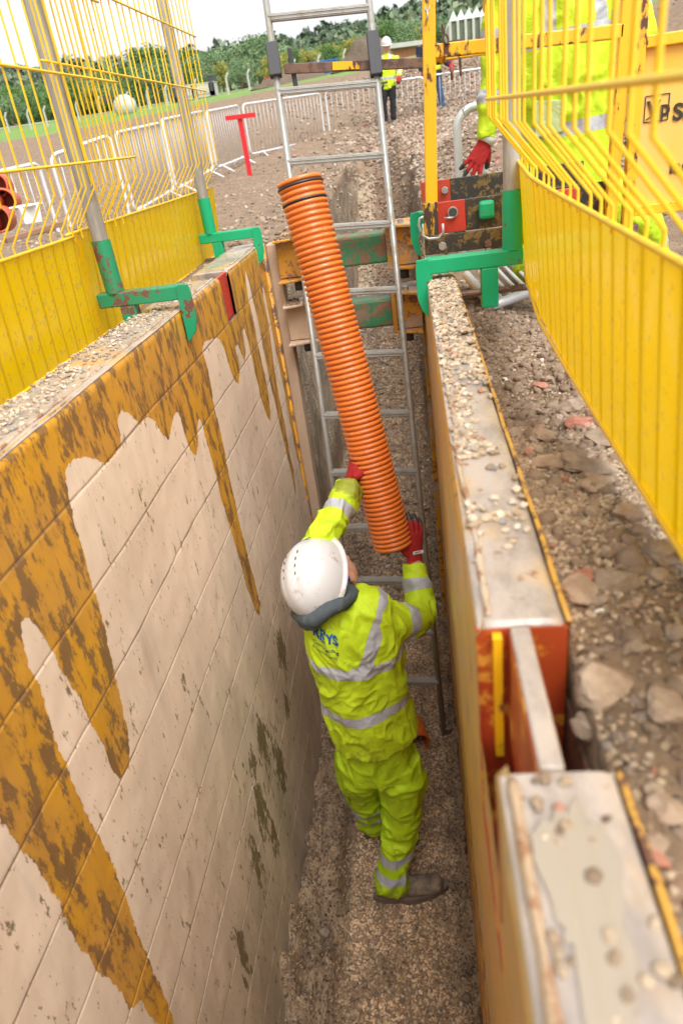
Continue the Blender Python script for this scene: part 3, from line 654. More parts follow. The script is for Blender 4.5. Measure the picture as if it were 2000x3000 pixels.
# ------------------------------------------------------------------ gravel lying on the panel tops
def top_gravel(name, xr, yr, n, smin, smax, label, seed, dens=None, mat=None):
    g_ = np.random.default_rng(seed); x = g_.uniform(*xr, n); y = g_.uniform(*yr, n); k = np.ones(n, bool)
    if dens is not None: k = g_.uniform(size=n) < dens(x, y)
    x, y = x[k], y[k]; n = len(x); z = np.zeros(n)+g_.uniform(0, 1, n)*np.where(dens(x, y) > .8, .008, 0) if dens is not None else np.zeros(n)
    S = g_.uniform(smin, smax, n)
    o = scatter(name, np.stack([x, y, z], -1), S, ICO2, V2, mat or ST_PALE, seed=seed, sink=.1, flat_tilt=.5); tag(o, label, None, None, 'stuff'); return o
def dR(x, y):
    f = fbm(np.stack([x*22, y*9, 0*x], -1), 3, 44)
    return np.clip(np.interp(y, [.5, .75, 1.0, 1.25, 1.45, 1.8, 2.0], [.03, .10, .20, .42, .85, 1.4, 1.5])+.9*f*np.interp(y, [.5, 1, 1.5], [.15, .6, .3]), 0, 1)
top_gravel('wall_top_gravel', (.038, .109), (.52, 2.2), 3400, .0038, .0078, 'pale rounded gravel lying on the narrow top of the right steel wall', 51, dR)
def dL(x, y):
    f = fbm(np.stack([x*14, y*5, 0*x], -1), 3, 45)
    return np.clip((-.735-x)/.06, 0, 1)*np.clip(np.interp(y, [.9, 1.25, 1.55, 1.8, 2.3, 3], [.95, .62, .30, .12, .05, .0])+.5*f, 0, 1)
top_gravel('wall_top_gravel', (-.862, -.735), (.8, 2.55), 3600, .003, .0068, 'pale gravel lying along the top of the left steel wall beside the yellow mesh', 52, dL)
def dN(x, y): return np.clip(.45+.9*fbm(np.stack([x*60, y*28, 0*x], -1), 3, 46), 0, 1)*np.interp(y, [.14, .2, .24, .33], [.9, .8, .35, .25])
top_gravel('wall_top_gravel', (.045, .106), (.12, .33), 330, .0020, .0060, 'wet pebbles sitting in the slurry on the nearest steel top', 53, dN, ST_GG)
# ------------------------------------------------------------------ orange corrugated pipes
def corrugated(name, a, b, r, parent=None, pitch=.0172, length=None):
    a = np.array(a, float); b = np.array(b, float); L = np.linalg.norm(b-a); ax = (b-a)/L; n = int(round(L/pitch)); p = L/n
    prof = []
    rin = r-.007
    for i in range(n):
        s0 = i*p
        for u_, rr in ((.0, rin), (.06, rin+.0005), (.16, r-.0018), (.26, r), (.62, r), (.74, r-.0018), (.86, rin+.0005), (.94, rin)): prof.append((s0+u_*p, rr))
    prof.append((L, rin)); prof.append((L, rin-.004)); prof.append((L-.02, rin-.005)); prof.append((0.02, rin-.005)); prof.append((0, rin-.004))
    u = np.cross(ax, [0, 1, .2]); u /= np.linalg.norm(u); w_ = np.cross(ax, u); N = 48; an = np.arange(N)*2*math.pi/N
    ring = np.outer(np.cos(an), u)+np.outer(np.sin(an), w_)
    V = np.vstack([a+ax*s_+ring*rr for s_, rr in prof]); k = len(prof)
    i = np.arange(k*N).reshape(k, N); j = np.roll(i, -1, 1); i2 = np.roll(i, -1, 0); j2 = np.roll(i2, -1, 1)
    F = np.stack([i, j, j2, i2], -1).reshape(-1, 4)
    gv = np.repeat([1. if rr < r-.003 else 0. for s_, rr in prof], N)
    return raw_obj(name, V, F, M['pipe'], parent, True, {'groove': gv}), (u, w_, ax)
PA = np.array([-.331, 2.314, .298]); PB = np.array([-.145, 2.08, -.905]); PR = .0705
pe = empty('corrugated_pipe', tuple(PB), 'long orange ribbed drainage pipe held upright by the worker in the trench', 'pipe', 'orange drainage pipes')
po_, (pu, pw, pax) = corrugated('pipe_wall', PA, PB, PR, pe)
an = np.arange(48)*2*math.pi/48
for s_, rr in ((.020, .0078), (.066, .0055)):
    c0 = PA+pax*s_
    MB().tube([c0+(math.cos(a)*pu+math.sin(a)*pw)*(PR-.002) for a in an], rr*.62, 8, False, closed=True).build('rubber_ring', M['rubber'], pe, True)
pe2 = empty('corrugated_pipe', (-.10, 2.62, -2.43), 'short orange ribbed pipe end lying in the gravel behind the legs of the worker', 'pipe', 'orange drainage pipes')
corrugated('pipe_wall', (-.20, 2.70, -2.452), (-.160, 2.545, -2.435), .070, pe2)
# ------------------------------------------------------------------ ladder
def ladder_pt(u, z):       # u: 0 left rail, 1 right rail
    k = (z+2.49)/3.37; y = 2.66+.90*k
    xl = -.437-.105*k; xr = -.021-.087*k
    return Vector((xl+(xr-xl)*u, y, z))
la = empty('ladder', (-.23, 2.66, -2.49), 'tall aluminium ladder leaning out of the trench behind the worker', 'ladder')
for u in (0, 1):
    MB().tube([ladder_pt(u, -2.50), ladder_pt(u, -1), ladder_pt(u, 1.35)], .0145, 12, True, ell=.021).build('rail', M['alu'], la, True)
zr = [.86-.2755*k for k in range(12)]
for z_ in zr+[1.13]:
    a = ladder_pt(0, z_+.012); b = ladder_pt(1, z_-.012)
    m_ = MB()
    m_.bar(a, b, .038, .026)
    for q in (-.012, 0, .012): m_.bar(a+Vector((0, q, .0145)), b+Vector((0, q, .0145)), .004, .004)
    for q in (-.006, .006): m_.bar(a+Vector((0, -.0195, q)), b+Vector((0, -.0195, q)), .003, .0035)
    m_.build('rung', M['alu'], la, bevel=.002)
lb = empty('ladder_restraint_bar', (-.2, 3.52, .65), 'rusty horizontal bar with dark clamps holding the top of the ladder', 'bar')
MB().bar((-.50, 3.54, .682), (.13, 3.50, .62), .035, .038).build('bar', M['rust'], lb, bevel=.003)
MB().bar((-.285, 3.519, .6625), (-.17, 3.511, .6513), .0352, .030).build('paint_patch', M['yellow_frame'], lb)
for u in (0, 1):
    p_ = ladder_pt(u, .66); q_ = ladder_pt(u, .78 if u == 0 else .76); e_ = ladder_pt(u, .655 if u == 0 else .60)
    MB().bar(e_+Vector((0, -.012, 0)), q_+Vector((0, -.012, 0)), .052, .052).build('clamp', M['dark'], lb, bevel=.004)
MB().bar((-.468, 3.545, .755), (-.462, 3.545, .60), .02, .02).build('stop', M['dark'], lb, bevel=.003)
# ------------------------------------------------------------------ green clamps with scaffold posts
def clamp(label, y, xi, sgn, zt, group, post_top, lean, mat, leg_dx, screw=False, depth=.045, pole=True):
    """xi: x of the trench-side plate; sgn: direction away from the trench"""
    e = empty('edge_clamp', (xi, y, 0), label, 'clamp', group)
    X = lambda d: xi+sgn*d
    MB().box((X(.135), y, zt), (.27, depth, .042)).build('arm', mat, e, bevel=.004)
    ang = [(-.022, .022), (.010, .024), (.016, .010), (.016, -.150), (-.014, -.118), (-.026, -.08), (-.026, -.0)]
    m_ = MB(); m_.prism([(sgn*a, b) for a, b in ang], (xi, y-.028, zt), (1, 0, 0), (0, 0, 1), (0, 1, 0), .007)
    m_.prism([(0, .022), (.05, .022), (.05, -.10), (0, -.15)], (X(.013), y-.021, zt), (0, 1, 0), (0, 0, 1), (sgn, 0, 0), .006)
    m_.build('inner_plate', mat, e, bevel=.0015)
    MB().box((X(leg_dx), y, zt-.075), (.047, depth-.002, .110)).build('leg', mat, e, bevel=.004)
    px = X(.243 if sgn > 0 else .215)
    base = Vector((px, y, zt+.019)); topv = Vector((px+lean[0]*post_top, y+lean[1]*post_top, post_top))
    dirv = (topv-base).normalized()
    if not pole: return e
    MB().tube([base, base+dirv*.150], .0275, 24).build('socket', mat, e, True if False else 30)
    MB().tube([base+dirv*.1505, topv], .0235, 20).build('post', M['galvtube'], e, 30)
    if screw:
        pts = []
        for i in range(140): a = i*.9; pts.append((X(leg_dx-.09+i*.0017), y+.004+.001*math.cos(a), zt-.088+.001*math.sin(a)))
        m_ = MB(); m_.cyl((X(leg_dx-.09), y, zt-.088), (X(leg_dx+.13), y, zt-.088), .0085, 10)
        for i in range(30): m_.tube([(X(leg_dx-.088+i*.0072), y, zt-.088), (X(leg_dx-.085+i*.0072), y, zt-.088)], .0105, 10)
        m_.build('screw_rod', M['rust'], e, True if False else 30)
    return e
clamp('green clamp gripping the top of the right steel wall, carrying a grey scaffold tube', 2.035, .029, 1, .047, 'green edge clamps', 1.35, (.0, .0), M['green'], .178, True)
clamp('rust chipped green clamp with a scaffold tube on the near part of the left wall', 2.08, -.690, -1, .050, 'green edge clamps', 1.5, (-.012, .01), M['green_rust'], .182)
clamp('clean green clamp with a scaffold tube at the far end of the left wall', 3.33, -.705, -1, .060, 'green edge clamps', 1.9, (-.004, .0), M['green'], .190)
clamp('green clamp half hidden behind the beam clamp on the right wall', 2.86, .022, 1, .085, 'green edge clamps', .30, (.0, .0), M['green'], .16, pole=False)
# ------------------------------------------------------------------ yellow mesh panels
def mesh_panel(label, Y0, Y1, fx, side, rods, pitch=.065, zs=(-.045, .25), jog=.075, phase=0, top=1.12, send=None, tilt=0.):
    tz = lambda y: tilt*(y-1.0)
    """fx(y) gives the x of the upper mesh; the lower sheet stands jog further from the trench"""
    e = empty('mesh_panel', (fx((Y0+Y1)/2)+side*jog, (Y0+Y1)/2, zs[0]), label, 'mesh panel', 'yellow edge protection mesh panels')
    n = int((Y1-Y0)/pitch); yw = [Y0+.02+phase+i*pitch for i in range(n)]
    z0, z1 = zs; lean = .02
    xs_ = lambda y, z: fx(y)+side*(jog+lean*(1-(z-z0)/(z1-z0)))
    m_ = MB()
    for i, y in enumerate(yw):
        wv = .002*math.sin(i*2.1)
        m_.tube([(xs_(y, z1-.01)+wv, y, z1-.01+tz(y)), (xs_(y, z1)+wv, y, z1+.022+tz(y)), (fx(y)+wv, y, z1+.118+tz(y)), (fx(y)+wv*2, y, z1+.5+tz(y)), (fx(y)-wv, y, top)], .0026, 6)
    m_.build('wire_mesh', M['yellow_wire'], e, 50)
    for z in rods:
        m_ = MB(); yy = np.linspace(Y0, Y1, 30)
        m_.tube([(fx(y)-side*.0045, y, z+tz(y)) for y in yy], .0034, 8); m_.build('horizontal_rod', M['yellow_wire'], e, True)
    # solid sheet, ribbed over the wires
    ysr = []; off = []
    crs = []
    for y in yw+[yw[-1]+pitch]:
        if send and y > send: break
        crs += [.5, 1, 1, .5, .12, 0, .12]
        for d, o_ in ((-.0035, 0), (-.0014, -.004), (.0014, -.004), (.0035, 0)): ysr.append(y+d); off.append(o_)
        for d in (.012, .0325, .053): ysr.append(y+d); off.append(.0007*math.sin(y*40))
    k = len(ysr); V = []
    zl = np.linspace(z0, z1, 12)
    for y, o_ in zip(ysr, off):
        for z in zl: V.append((xs_(y, z)-side*o_+.004*math.sin(y*5+z*6)*.6, y, z+tz(y)))
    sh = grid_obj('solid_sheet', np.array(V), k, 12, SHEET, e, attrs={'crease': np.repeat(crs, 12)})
    for z in (z0-.003, z1+.002):
        MB().tube([(xs_(y, z)-side*.003, y, z+tz(y)) for y in np.linspace(Y0+.01, (send or Y1)-.01, 30)], .0042, 8).build('edge_rod', M['yellow_wire'], e, True)
    return e
t = NT('yellow_plastic_sheet'); n = t.noise(4, 4); d_ = t.step(t.noise(30, 7, .7), .66, .74)
t.set(color=t.mix(t.math('MULTIPLY', d_, .12), t.mix(n, (.95, .66, .0), (.94, .61, .0)), (.5, .36, .15)), rough=.28, coat=.5, coatr=.1, sss=.0)
t.bump(t.noise(7, 3), .3, .01)
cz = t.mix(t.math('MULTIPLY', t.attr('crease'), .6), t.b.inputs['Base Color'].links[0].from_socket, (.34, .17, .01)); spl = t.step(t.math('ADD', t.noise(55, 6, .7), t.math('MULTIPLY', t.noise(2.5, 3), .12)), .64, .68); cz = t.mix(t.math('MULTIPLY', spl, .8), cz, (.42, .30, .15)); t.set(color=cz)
tl = t.n('ShaderNodeBsdfTranslucent'); tl.inputs[0].default_value = (.95, .62, .0, 1); mx = t.n('ShaderNodeMixShader'); mx.inputs[0].default_value = .40
t.l(t.b.outputs[0], mx.inputs[1]); t.l(tl.outputs[0], mx.inputs[2]); t.l(mx.outputs[0], t.out.inputs[0]); SHEET = t.m
fL = lambda y: -.870
fR = lambda y: float(np.interp(y, [.1, .6, 1.3, 1.6, 1.85, 2.05, 2.3, 2.6, 2.9], [.172, .168, .170, .176, .197, .214, .252, .30, .36]))
mesh_panel('yellow mesh panel on the near left wall, its solid sheet closest to the camera', .35, 2.43, fL, -1, (.422, .628, .83), zs=(-.045, .243), send=2.0)
mesh_panel('yellow mesh panel on the far left wall, reaching the far green clamp', 1.97, 3.66, lambda y: -.885-.01*(y-2), -1, (.655, .865), zs=(-.050, .25), phase=.02, top=1.2)
mesh_panel('curved yellow mesh panel along the right wall in front of the sign plate', .20, 2.55, fR, 1, (.414, .60), zs=(-.03, .262), jog=.078, top=1.0, tilt=.018)
# ------------------------------------------------------------------ beam clamp and access frame on the right
bc = empty('beam_clamp', (.17, 2.45, .05), 'black and red steel clamp plates bolted over the right trench wall', 'clamp')
def plate(x0, x1, y, z0, z1, red_to, thick=.012, hole=None):
    m_ = MB(); rx = red_to
    m_.box(((rx+x1)/2, y, (z0+z1)/2), (x1-rx, thick, z1-z0)); o = m_.build('plate', M['blacksteel'], bc, bevel=.002)
    if red_to > x0:
        m_ = MB(); m_.box(((x0+rx)/2, y-.0005, (z0+z1)/2), (rx-x0, thick+.001, z1-z0)); m_.build('red_end', M['red'], bc, bevel=.002)
    return o
plate(.045, .62, 2.78, .120, .212, .150)
plate(.085, .62, 2.46, .072, .168, .178)
plate(.040, .62, 2.44, .012, .070, .040)
MB().box((.33, 2.62, .118), (.56, .30, .008)).build('deck', M['blacksteel'], bc)
for (px, py, y, rr, mt) in ((1302, 557, 2.768, .013, 'bolt'), (1325, 621, 2.449, .017, 'galv'), (1295, 720, 2.43, .014, 'bolt'), (1428, 713, 2.43, .013, 'rust')):
    p_ = at(px, py, y=y); MB().cyl(p_, p_+Vector((0, -.010, 0)), rr, 6 if rr < .015 else 20).build('bolt', M[mt], bc, bevel=.001)
    if rr > .015: MB().cyl(p_+Vector((0, -.0105, 0)), p_+Vector((0, -.0125, 0)), rr*.78, 20).build('hole', M['dark'], bc)
p_ = at(1300, 640, y=2.42); MB().tube([p_, p_+Vector((.03, 0, -.001))], .004, 8).build('pin', M['galv'], bc, True)
MB().box((.245, 2.44, .13), (.05, .03, .055)).build('green_patch', M['green'], bc, bevel=.01)
for dx in (.36, .50):
    MB().box((dx, 2.44, .135), (.065, .014, .055)).build('red_block', M['red'], bc, bevel=.003)
MB().box((.62, 2.38, .02), (.16, .05, .045)).build('foot_bar', M['rust'], bc, bevel=.004)
af = empty('access_frame', (.075, 2.37, .08), 'tall yellow rust chipped access frame standing beside the ladder', 'frame')
YF = M['yellow_frame']
def post(x, y, z0, z1, wd=.034, dp=.034, name='post', m=None): return MB().box((x, y, (z0+z1)/2), (wd, dp, z1-z0)).build(name, m or YF, af, bevel=.004)
m_ = MB(); m_.bar((.068, 2.37, .175), (.118, 2.37, 1.25), .037, .034, up=(0, 1, 0)); m_.build('post', YF, af, bevel=.004)
m_ = MB(); m_.bar((.080, 3.1, .0), (.155, 3.25, 1.25), .04, .034, up=(0, 1, 0)); m_.build('post', YF, af, bevel=.004)
m_ = MB(); m_.bar((.610, 2.37, -.25), (.640, 2.37, 1.25), .034, .034, up=(0, 1, 0)); m_.build('post', YF, af, bevel=.004)
MB().box((.063, 2.37, .132), (.046, .046, .098)).build('socket', M['yellow_dark'], af, bevel=.003)
MB().bar((.10, 2.37, .574), (.62, 2.37, .552), .034, .034).build('arm', YF, af, bevel=.003)
MB().bar((.11, 3.1, .615), (.85, 3.05, .60), .034, .04).build('arm', YF, af, bevel=.003)
MB().bar((.12, 2.40, .557), (.14, 3.1, .615), .03, .03).build('arm', YF, af, bevel=.003)
# sign plate
sg = empty('sign_gate', (.82, 2.36, .0), 'yellow steel gate plate with black stencilled lettering at the right edge', 'gate', None)
m_ = MB()
m_.box((.665, 2.362, .40), (.030, .036, 1.6)); m_.box((.83, 2.362, .517), (.30, .034, .03)); m_.box((.83, 2.362, .082), (.30, .034, .03)); m_.box((.985, 2.362, .30), (.03, .034, .46))
m_.build('frame', YF, sg, bevel=.003)
MB().box((.825, 2.366, .30), (.29, .006, .405)).build('plate', M['yellow_sign'], sg)
inkm = flat('black_stencil_ink', (.03, .022, .015), .6, 0, .5, 60)
def text_mesh(name, s, size, origin, ex, ey, mat, parent, depth=.0008, align='LEFT', bold=0.0, wd=1.0):
    cu = bpy.data.curves.new(name, 'FONT'); cu.body = s; cu.size = size; cu.extrude = depth; cu.align_x = align; cu.offset = bold*size
    ob = bpy.data.objects.new(name, cu); COL.objects.link(ob); dg = bpy.context.evaluated_depsgraph_get(); dg.update()
    me = bpy.data.meshes.new_from_object(ob.evaluated_get(dg)); bpy.data.objects.remove(ob)
    ex = Vector(ex).normalized(); ey = Vector(ey); ey = (ey-ex*ey.dot(ex)).normalized(); ez = ex.cross(ey); o0 = Vector(origin)-Vector(parent_world(parent))
    for v in me.vertices: v.co = o0+ex*v.co.x*wd+ey*v.co.y+ez*v.co.z
    me.materials.clear(); me.materials.append(mat); o = bpy.data.objects.new(name, me); COL.objects.link(o); o.parent = parent; return o
lt = at(1892, 345, y=2.360)
text_mesh('lettering', 'Vp', .058, lt, (1, 0, 0), (0, 0, 1), inkm, sg, bold=.03)
m_ = MB(); bx0, bz0 = lt.x-.006, lt.z-.012
for a, b in (((0, 0), (.066, 0)), ((.066, 0), (.066, .066)), ((.066, .066), (0, .066)), ((0, .066), (0, 0))):
    m_.bar((bx0+a[0], 2.361, bz0+a[1]), (bx0+b[0], 2.361, bz0+b[1]), .0015, .0025)
m_.bar((bx0+.005, 2.361, bz0+.006), (bx0+.035, 2.361, bz0+.022), .0015, .003)
m_.build('logo_box', inkm, sg)
text_mesh('lettering', 'Sho', .060, at(1968, 353, y=2.360), (1, 0, 0), (0, 0, 1), inkm, sg, bold=.03)
text_mesh('lettering', 'lade', .052, at(1958, 508, y=2.360), (1, 0, 0), (0, 0, 1), inkm, sg, bold=.03)
# chains and hooks
def chain(pts, link, r, label, mat, name='chain', group=None):
    P = [Vector(p) for p in pts]; L = [0]
    for a, b in zip(P, P[1:]): L.append(L[-1]+(b-a).length)
    m_ = MB(); n = max(1, int(L[-1]/(link*1.35)))
    for i in range(n):
        s_ = (i+.5)/n*L[-1]; k = max(j for j in range(len(L)-1) if L[j] <= s_); f_ = (s_-L[k])/(L[k+1]-L[k]+1e-9); c = P[k].lerp(P[k+1], f_); d = (P[k+1]-P[k]).normalized()
        u = d.cross(Vector((0, 1, 0)) if i % 2 else Vector((1, .2, 0))).normalized()
        ring = []
        for q in range(14):
            a = q/14*6.283; ring.append(c+d*math.cos(a)*link*.85+u*math.sin(a)*link*.5)
        m_.tube(ring, r, 5, False, closed=True)
    o = m_.build(name, mat, None, True); tag(o, label, 'chain', group); return o
h0 = at(1346, 170, y=2.40)
MB().tube([h0, at(1349, 220, y=2.37)], .004, 8).build('hook_bolt', M['rust'], af, True)
MB().tube([at(1322, 190, y=2.5), at(1323, 235, y=2.5)], .004, 8).build('hook_bolt', M['rust'], af, True)
MB().box(tuple(at(1330, 122, y=2.37)), (.04, .02, .006)).build('top_lug', M['rust'], af)
chain([at(1352, 220, y=2.38), at(1355, 320, y=2.38), at(1358, 335, y=2.38)], .0095, .0013, 'thin grey chain hanging from the yellow crossbar', M['galv'], group='chains on the access frame')
chain([at(1296, 70, y=2.36), at(1300, 100, y=2.35), at(1310, 128, y=2.35)], .014, .003, 'short rusty chain draped on the yellow frame above its crossbar', M['rust'], group='chains on the access frame')
chain([at(1251, -20, y=2.36), at(1250, 60, y=2.35)], .012, .0028, 'grey chain hanging down beside the yellow frame post at the top of the picture', M['galv'], group='chains on the access frame')
chain([at(1234, 680, y=2.3), at(1230, 700, y=2.3), at(1236, 735, y=2.3), at(1238, 760, y=2.3)], .010, .002, 'short rusty chain hanging beside the frame socket', M['rust'], group='chains on the access frame')
sh_ = [at(px, py, y=2.32) for px, py in ((1240, 635), (1229, 640), (1226, 660), (1235, 690), (1255, 700), (1285, 697), (1298, 680), (1296, 655))]
o = MB().tube(sh_, .0045, 8).build('steel_loop', M['galv'], None, True); tag(o, 'bent steel keeper loop wrapped round the foot of the yellow frame post', 'steel loop')
# ------------------------------------------------------------------ people
def cat(pts, n):
    """Catmull-Rom through rows of numbers"""
    P = np.array([list(p) for p in pts], float); P = np.vstack([2*P[0]-P[1], P, 2*P[-1]-P[-2]]); out = []
    for i in range(1, len(P)-2):
        for k in range(n):
            t_ = k/n; a, b, c, d = P[i-1:i+3]
            out.append(.5*((2*b)+(-a+c)*t_+(2*a-5*b+4*c-d)*t_**2+(-a+3*b-3*c+d)*t_**3))
    out.append(P[-2]); return np.array(out)
def limb(mb, rows, ref=None, n=20, sub=5, capf=.75):
    """rows: x,y,z,ra,rb; a tube with rounded ends"""
    Q = cat(rows, sub); P = Q[:, :3]; ra = Q[:, 3]; rb = Q[:, 4]
    t0 = P[0]-P[1]; t0 /= np.linalg.norm(t0); t1 = P[-1]-P[-2]; t1 /= np.linalg.norm(t1)
    pre = [(P[0]+t0*ra[0]*capf*math.sin(a), math.cos(a)) for a in (1.45, 1.1, .7, .35)]
    post = [(P[-1]+t1*ra[-1]*capf*math.sin(a), math.cos(a)) for a in (.35, .7, 1.1, 1.45)]
    PP = [p for p, c in pre]+list(P)+[p for p, c in post]
    A = [ra[0]*c for p, c in pre]+list(ra)+[ra[-1]*c for p, c in post]; B = [rb[0]*c for p, c in pre]+list(rb)+[rb[-1]*c for p, c in post]
    mb.tube(PP, A, n, True, 0, ref, ell=B)
def ball(mb, c, r, M3=None, n=2):
    v, f = (ICO3 if n > 2 else ICO2); v = v*np.array(r if hasattr(r, '__len__') else (r, r, r))
    if M3 is not None: v = v@np.array(M3).T
    mb.add(v+np.array(c), [tuple(q) for q in f])
def vox(mb, size, smooth=4, fac=.5):
    me = bpy.data.meshes.new('tmp'); me.from_pydata(np.vstack(mb.v).tolist(), [], mb.f)
    o = bpy.data.objects.new('tmp', me); COL.objects.link(o)
    m1 = o.modifiers.new('r', 'REMESH'); m1.mode = 'VOXEL'; m1.voxel_size = size
    m2 = o.modifiers.new('s', 'SMOOTH'); m2.iterations = smooth; m2.factor = fac
    dg = bpy.context.evaluated_depsgraph_get(); dg.update(); ev = o.evaluated_get(dg); me2 = bpy.data.meshes.new_from_object(ev)
    V = np.empty(len(me2.vertices)*3, np.float32); me2.vertices.foreach_get('co', V); V = V.reshape(-1, 3).astype(float)
    N = np.empty(len(me2.vertices)*3, np.float32); me2.vertices.foreach_get('normal', N); N = N.reshape(-1, 3).astype(float)
    F = np.array([list(p.vertices) for p in me2.polygons if len(p.vertices) == 4])
    bpy.data.objects.remove(o); bpy.data.meshes.remove(me); bpy.data.meshes.remove(me2)
    return V, F, N
def seg_s(V, path):
    """distance to a polyline and arc length at the foot"""
    P = np.array([list(p)[:3] for p in path], float); best = np.full(len(V), 1e9); bs = np.zeros(len(V)); L = 0
    for a, b in zip(P, P[1:]):
        e = b-a; l = np.linalg.norm(e); t_ = np.clip((V-a)@e/(l*l), 0, 1); d = np.linalg.norm(V-a-t_[:, None]*e, axis=1)
        k = d < best; best = np.where(k, d, best); bs = np.where(k, L+t_*l, bs); L += l
    return best, bs, L
def hivis(name, col, col2, dirtc=(.16, .13, .03)):
    t = NT(name); b = t.attr('band'); v = t.co()
    n = t.noise(6, 5); dn = t.noise(13, 8, .72)
    da = t.attr('dirt')
    c = t.mix(n, col, col2)
    c = t.mix(t.math('MULTIPLY', t.step(t.math('ADD', dn, t.math('MULTIPLY', da, .34)), .60, .80), .72), c, dirtc)
    seam = t.math('MULTIPLY', t.step(t.math('ABSOLUTE', t.math('ADD', b, -.0012)), .0011, .0), .45)
    mk = t.step(b, .0006, -.0006)
    sv = t.mix(t.noise(30, 4), (.50, .51, .54), (.36, .37, .40)); sv = t.mix(t.math('MULTIPLY', t.step(t.math('ADD', dn, t.math('MULTIPLY', da, .5)), .66, .85), .6), sv, (.20, .17, .12))
    c = t.mix(mk, c, sv); c = t.mix(seam, c, tuple(x*.45 for x in col))
    t.set(color=c, rough=t.math('SUBTRACT', .62, t.math('MULTIPLY', mk, .2)), sheen=.0, spec=.35)
    wr = t.noise(16, 6, .6, t.co((1, 1, 1)), 1.4); wv = t.n('ShaderNodeTexNoise', noise_type='RIDGED_MULTIFRACTAL'); wv.inputs['Scale'].default_value = 7; wv.inputs['Detail'].default_value = 3
    t.l(t.co((1.3, 1, .8)), wv.inputs['Vector'])
    b0 = t.bump(wv.outputs[0], .9, .016); b1 = t.bump(wr, .55, .014, b0); t.bump(t.noise(240, 2), .12, .0006, b1)
    return t.m
HV = hivis('hi_vis_jacket_cloth', (.56, .72, .016), (.49, .68, .018))
HVT = hivis('hi_vis_trouser_cloth', (.48, .67, .012), (.41, .61, .012), (.17, .15, .02))
t = NT('skin'); n = t.noise(25, 5); t.set(color=t.mix(n, (.50, .24, .16), (.60, .33, .24)), rough=.5, sss=.08); t.bump(t.noise(120, 3), .2, .001); SKIN = t.m
HOOD = flat('dark_grey_fleece', (.075, .095, .105), .95, 0, .3, 30, .5, 200)
NAVY = flat('navy_cloth', (.015, .02, .045), .9, 0, .3, 10, .3, 60)
JEANS = flat('blue_denim', (.05, .10, .20), .9, 0, .35, 10, .3, 60)
BLACKCL = flat('black_trousers', (.02, .02, .024), .9, 0, .3, 10, .3, 60)
HAIR = flat('short_brown_hair', (.06, .035, .02), .8, 0, .3, 80, .6, 200)
t = NT('muddy_boot_leather'); n = t.noise(14, 7, .7); t.set(color=t.mix(t.step(n, .38, .58), (.10, .08, .07), (.26, .19, .13)), rough=.6); t.bump(n, .5, .006); BOOT = t.m
SOLE = flat('muddy_sole', (.16, .11, .08), .8, 0, .35, 25, .9, 60)
t = NT('scuffed_white_helmet'); n = t.noise(20, 8, .75); n2 = t.noise(6, 5)
c = t.mix(t.math('MULTIPLY', t.step(n, .55, .66), .6), (.60, .585, .575), (.33, .22, .14)); c = t.mix(t.math('MULTIPLY', t.step(t.noise(70, 4, .7), .72, .76), .6), c, (.15, .12, .10))
t.set(color=c, rough=.33, coat=.3, coatr=.15); t.bump(t.noise(60, 4), .06, .002); HELM = t.m
DHELM = flat('dark_blue_helmet', (.06, .08, .12), .35, 0, .1, 5)
BLUEINK = flat('blue_print', (.005, .10, .35), .6, 0, .1, 20); DARKINK = flat('dark_print', (.02, .06, .10), .6, 0, .1, 20)
BLUESTRAP = flat('blue_glasses_arm', (.01, .03, .40), .35, 0, .1, 20)
t = NT('red_glove_dipped_fingers'); dk = t.attr('dark'); n = t.noise(50, 5)
mk = t.step(t.math('ADD', dk, t.math('MULTIPLY', t.math('SUBTRACT', n, .5), .35)), .42, .55)
t.set(color=t.mix(mk, t.mix(n, (.40, .012, .010), (.27, .010, .010)), (.030, .026, .028)), rough=t.math('SUBTRACT', .85, t.math('MULTIPLY', mk, .4))); t.bump(t.noise(260, 3), .35, .0008); GLOVE = t.m
def wrinkle(V, N, amp, sc, seed, aniso=(1, 1, 1)):
    q = V*np.array(aniso)
    q = q+.05*np.stack([vnoise(V*6, seed+50), vnoise(V*6, seed+51), vnoise(V*6, seed+52)], -1)
    r1 = 1-3.2*np.abs(vnoise(q*sc, seed)); r2 = 1-3.2*np.abs(vnoise(q*sc*2.1, seed+1)); r1 = np.clip(r1, -.6, 1); r2 = np.clip(r2, -.6, 1)
    return V+N*(amp*(r1*.7+r2*.35)+amp*.8*vnoise(V*sc*.5, seed+2))[:, None]
def cloth(name, mb, mat, parent, size, seed, amp=.006, sc=11, bands=None, dirt=None, aniso=(1, 1, 1), ampf=None, label=None):
    V, F, N = vox(mb, size, 5)
    band = bands(V, N) if bands else np.full(len(V), 1.0)
    a_ = amp if ampf is None else amp*ampf(V)
    W = wrinkle(V, N, 1.0, sc, seed, aniso); W = V+(W-V)*(a_[:, None] if hasattr(a_, '__len__') else a_)
    o = raw_obj(name, W, F, mat, parent, True, {'band': band, 'dirt': dirt(V) if dirt else np.zeros(len(V))})
    if label: o['label'] = label
    return o, W, F
def basis(f, u):
    f = np.array(f, float); f /= np.linalg.norm(f); u = np.array(u, float); u = u-f*(u@f); u /= np.linalg.norm(u); r = np.cross(f, u)
    return np.stack([r, f, u], 1)         # columns: right, forward, up
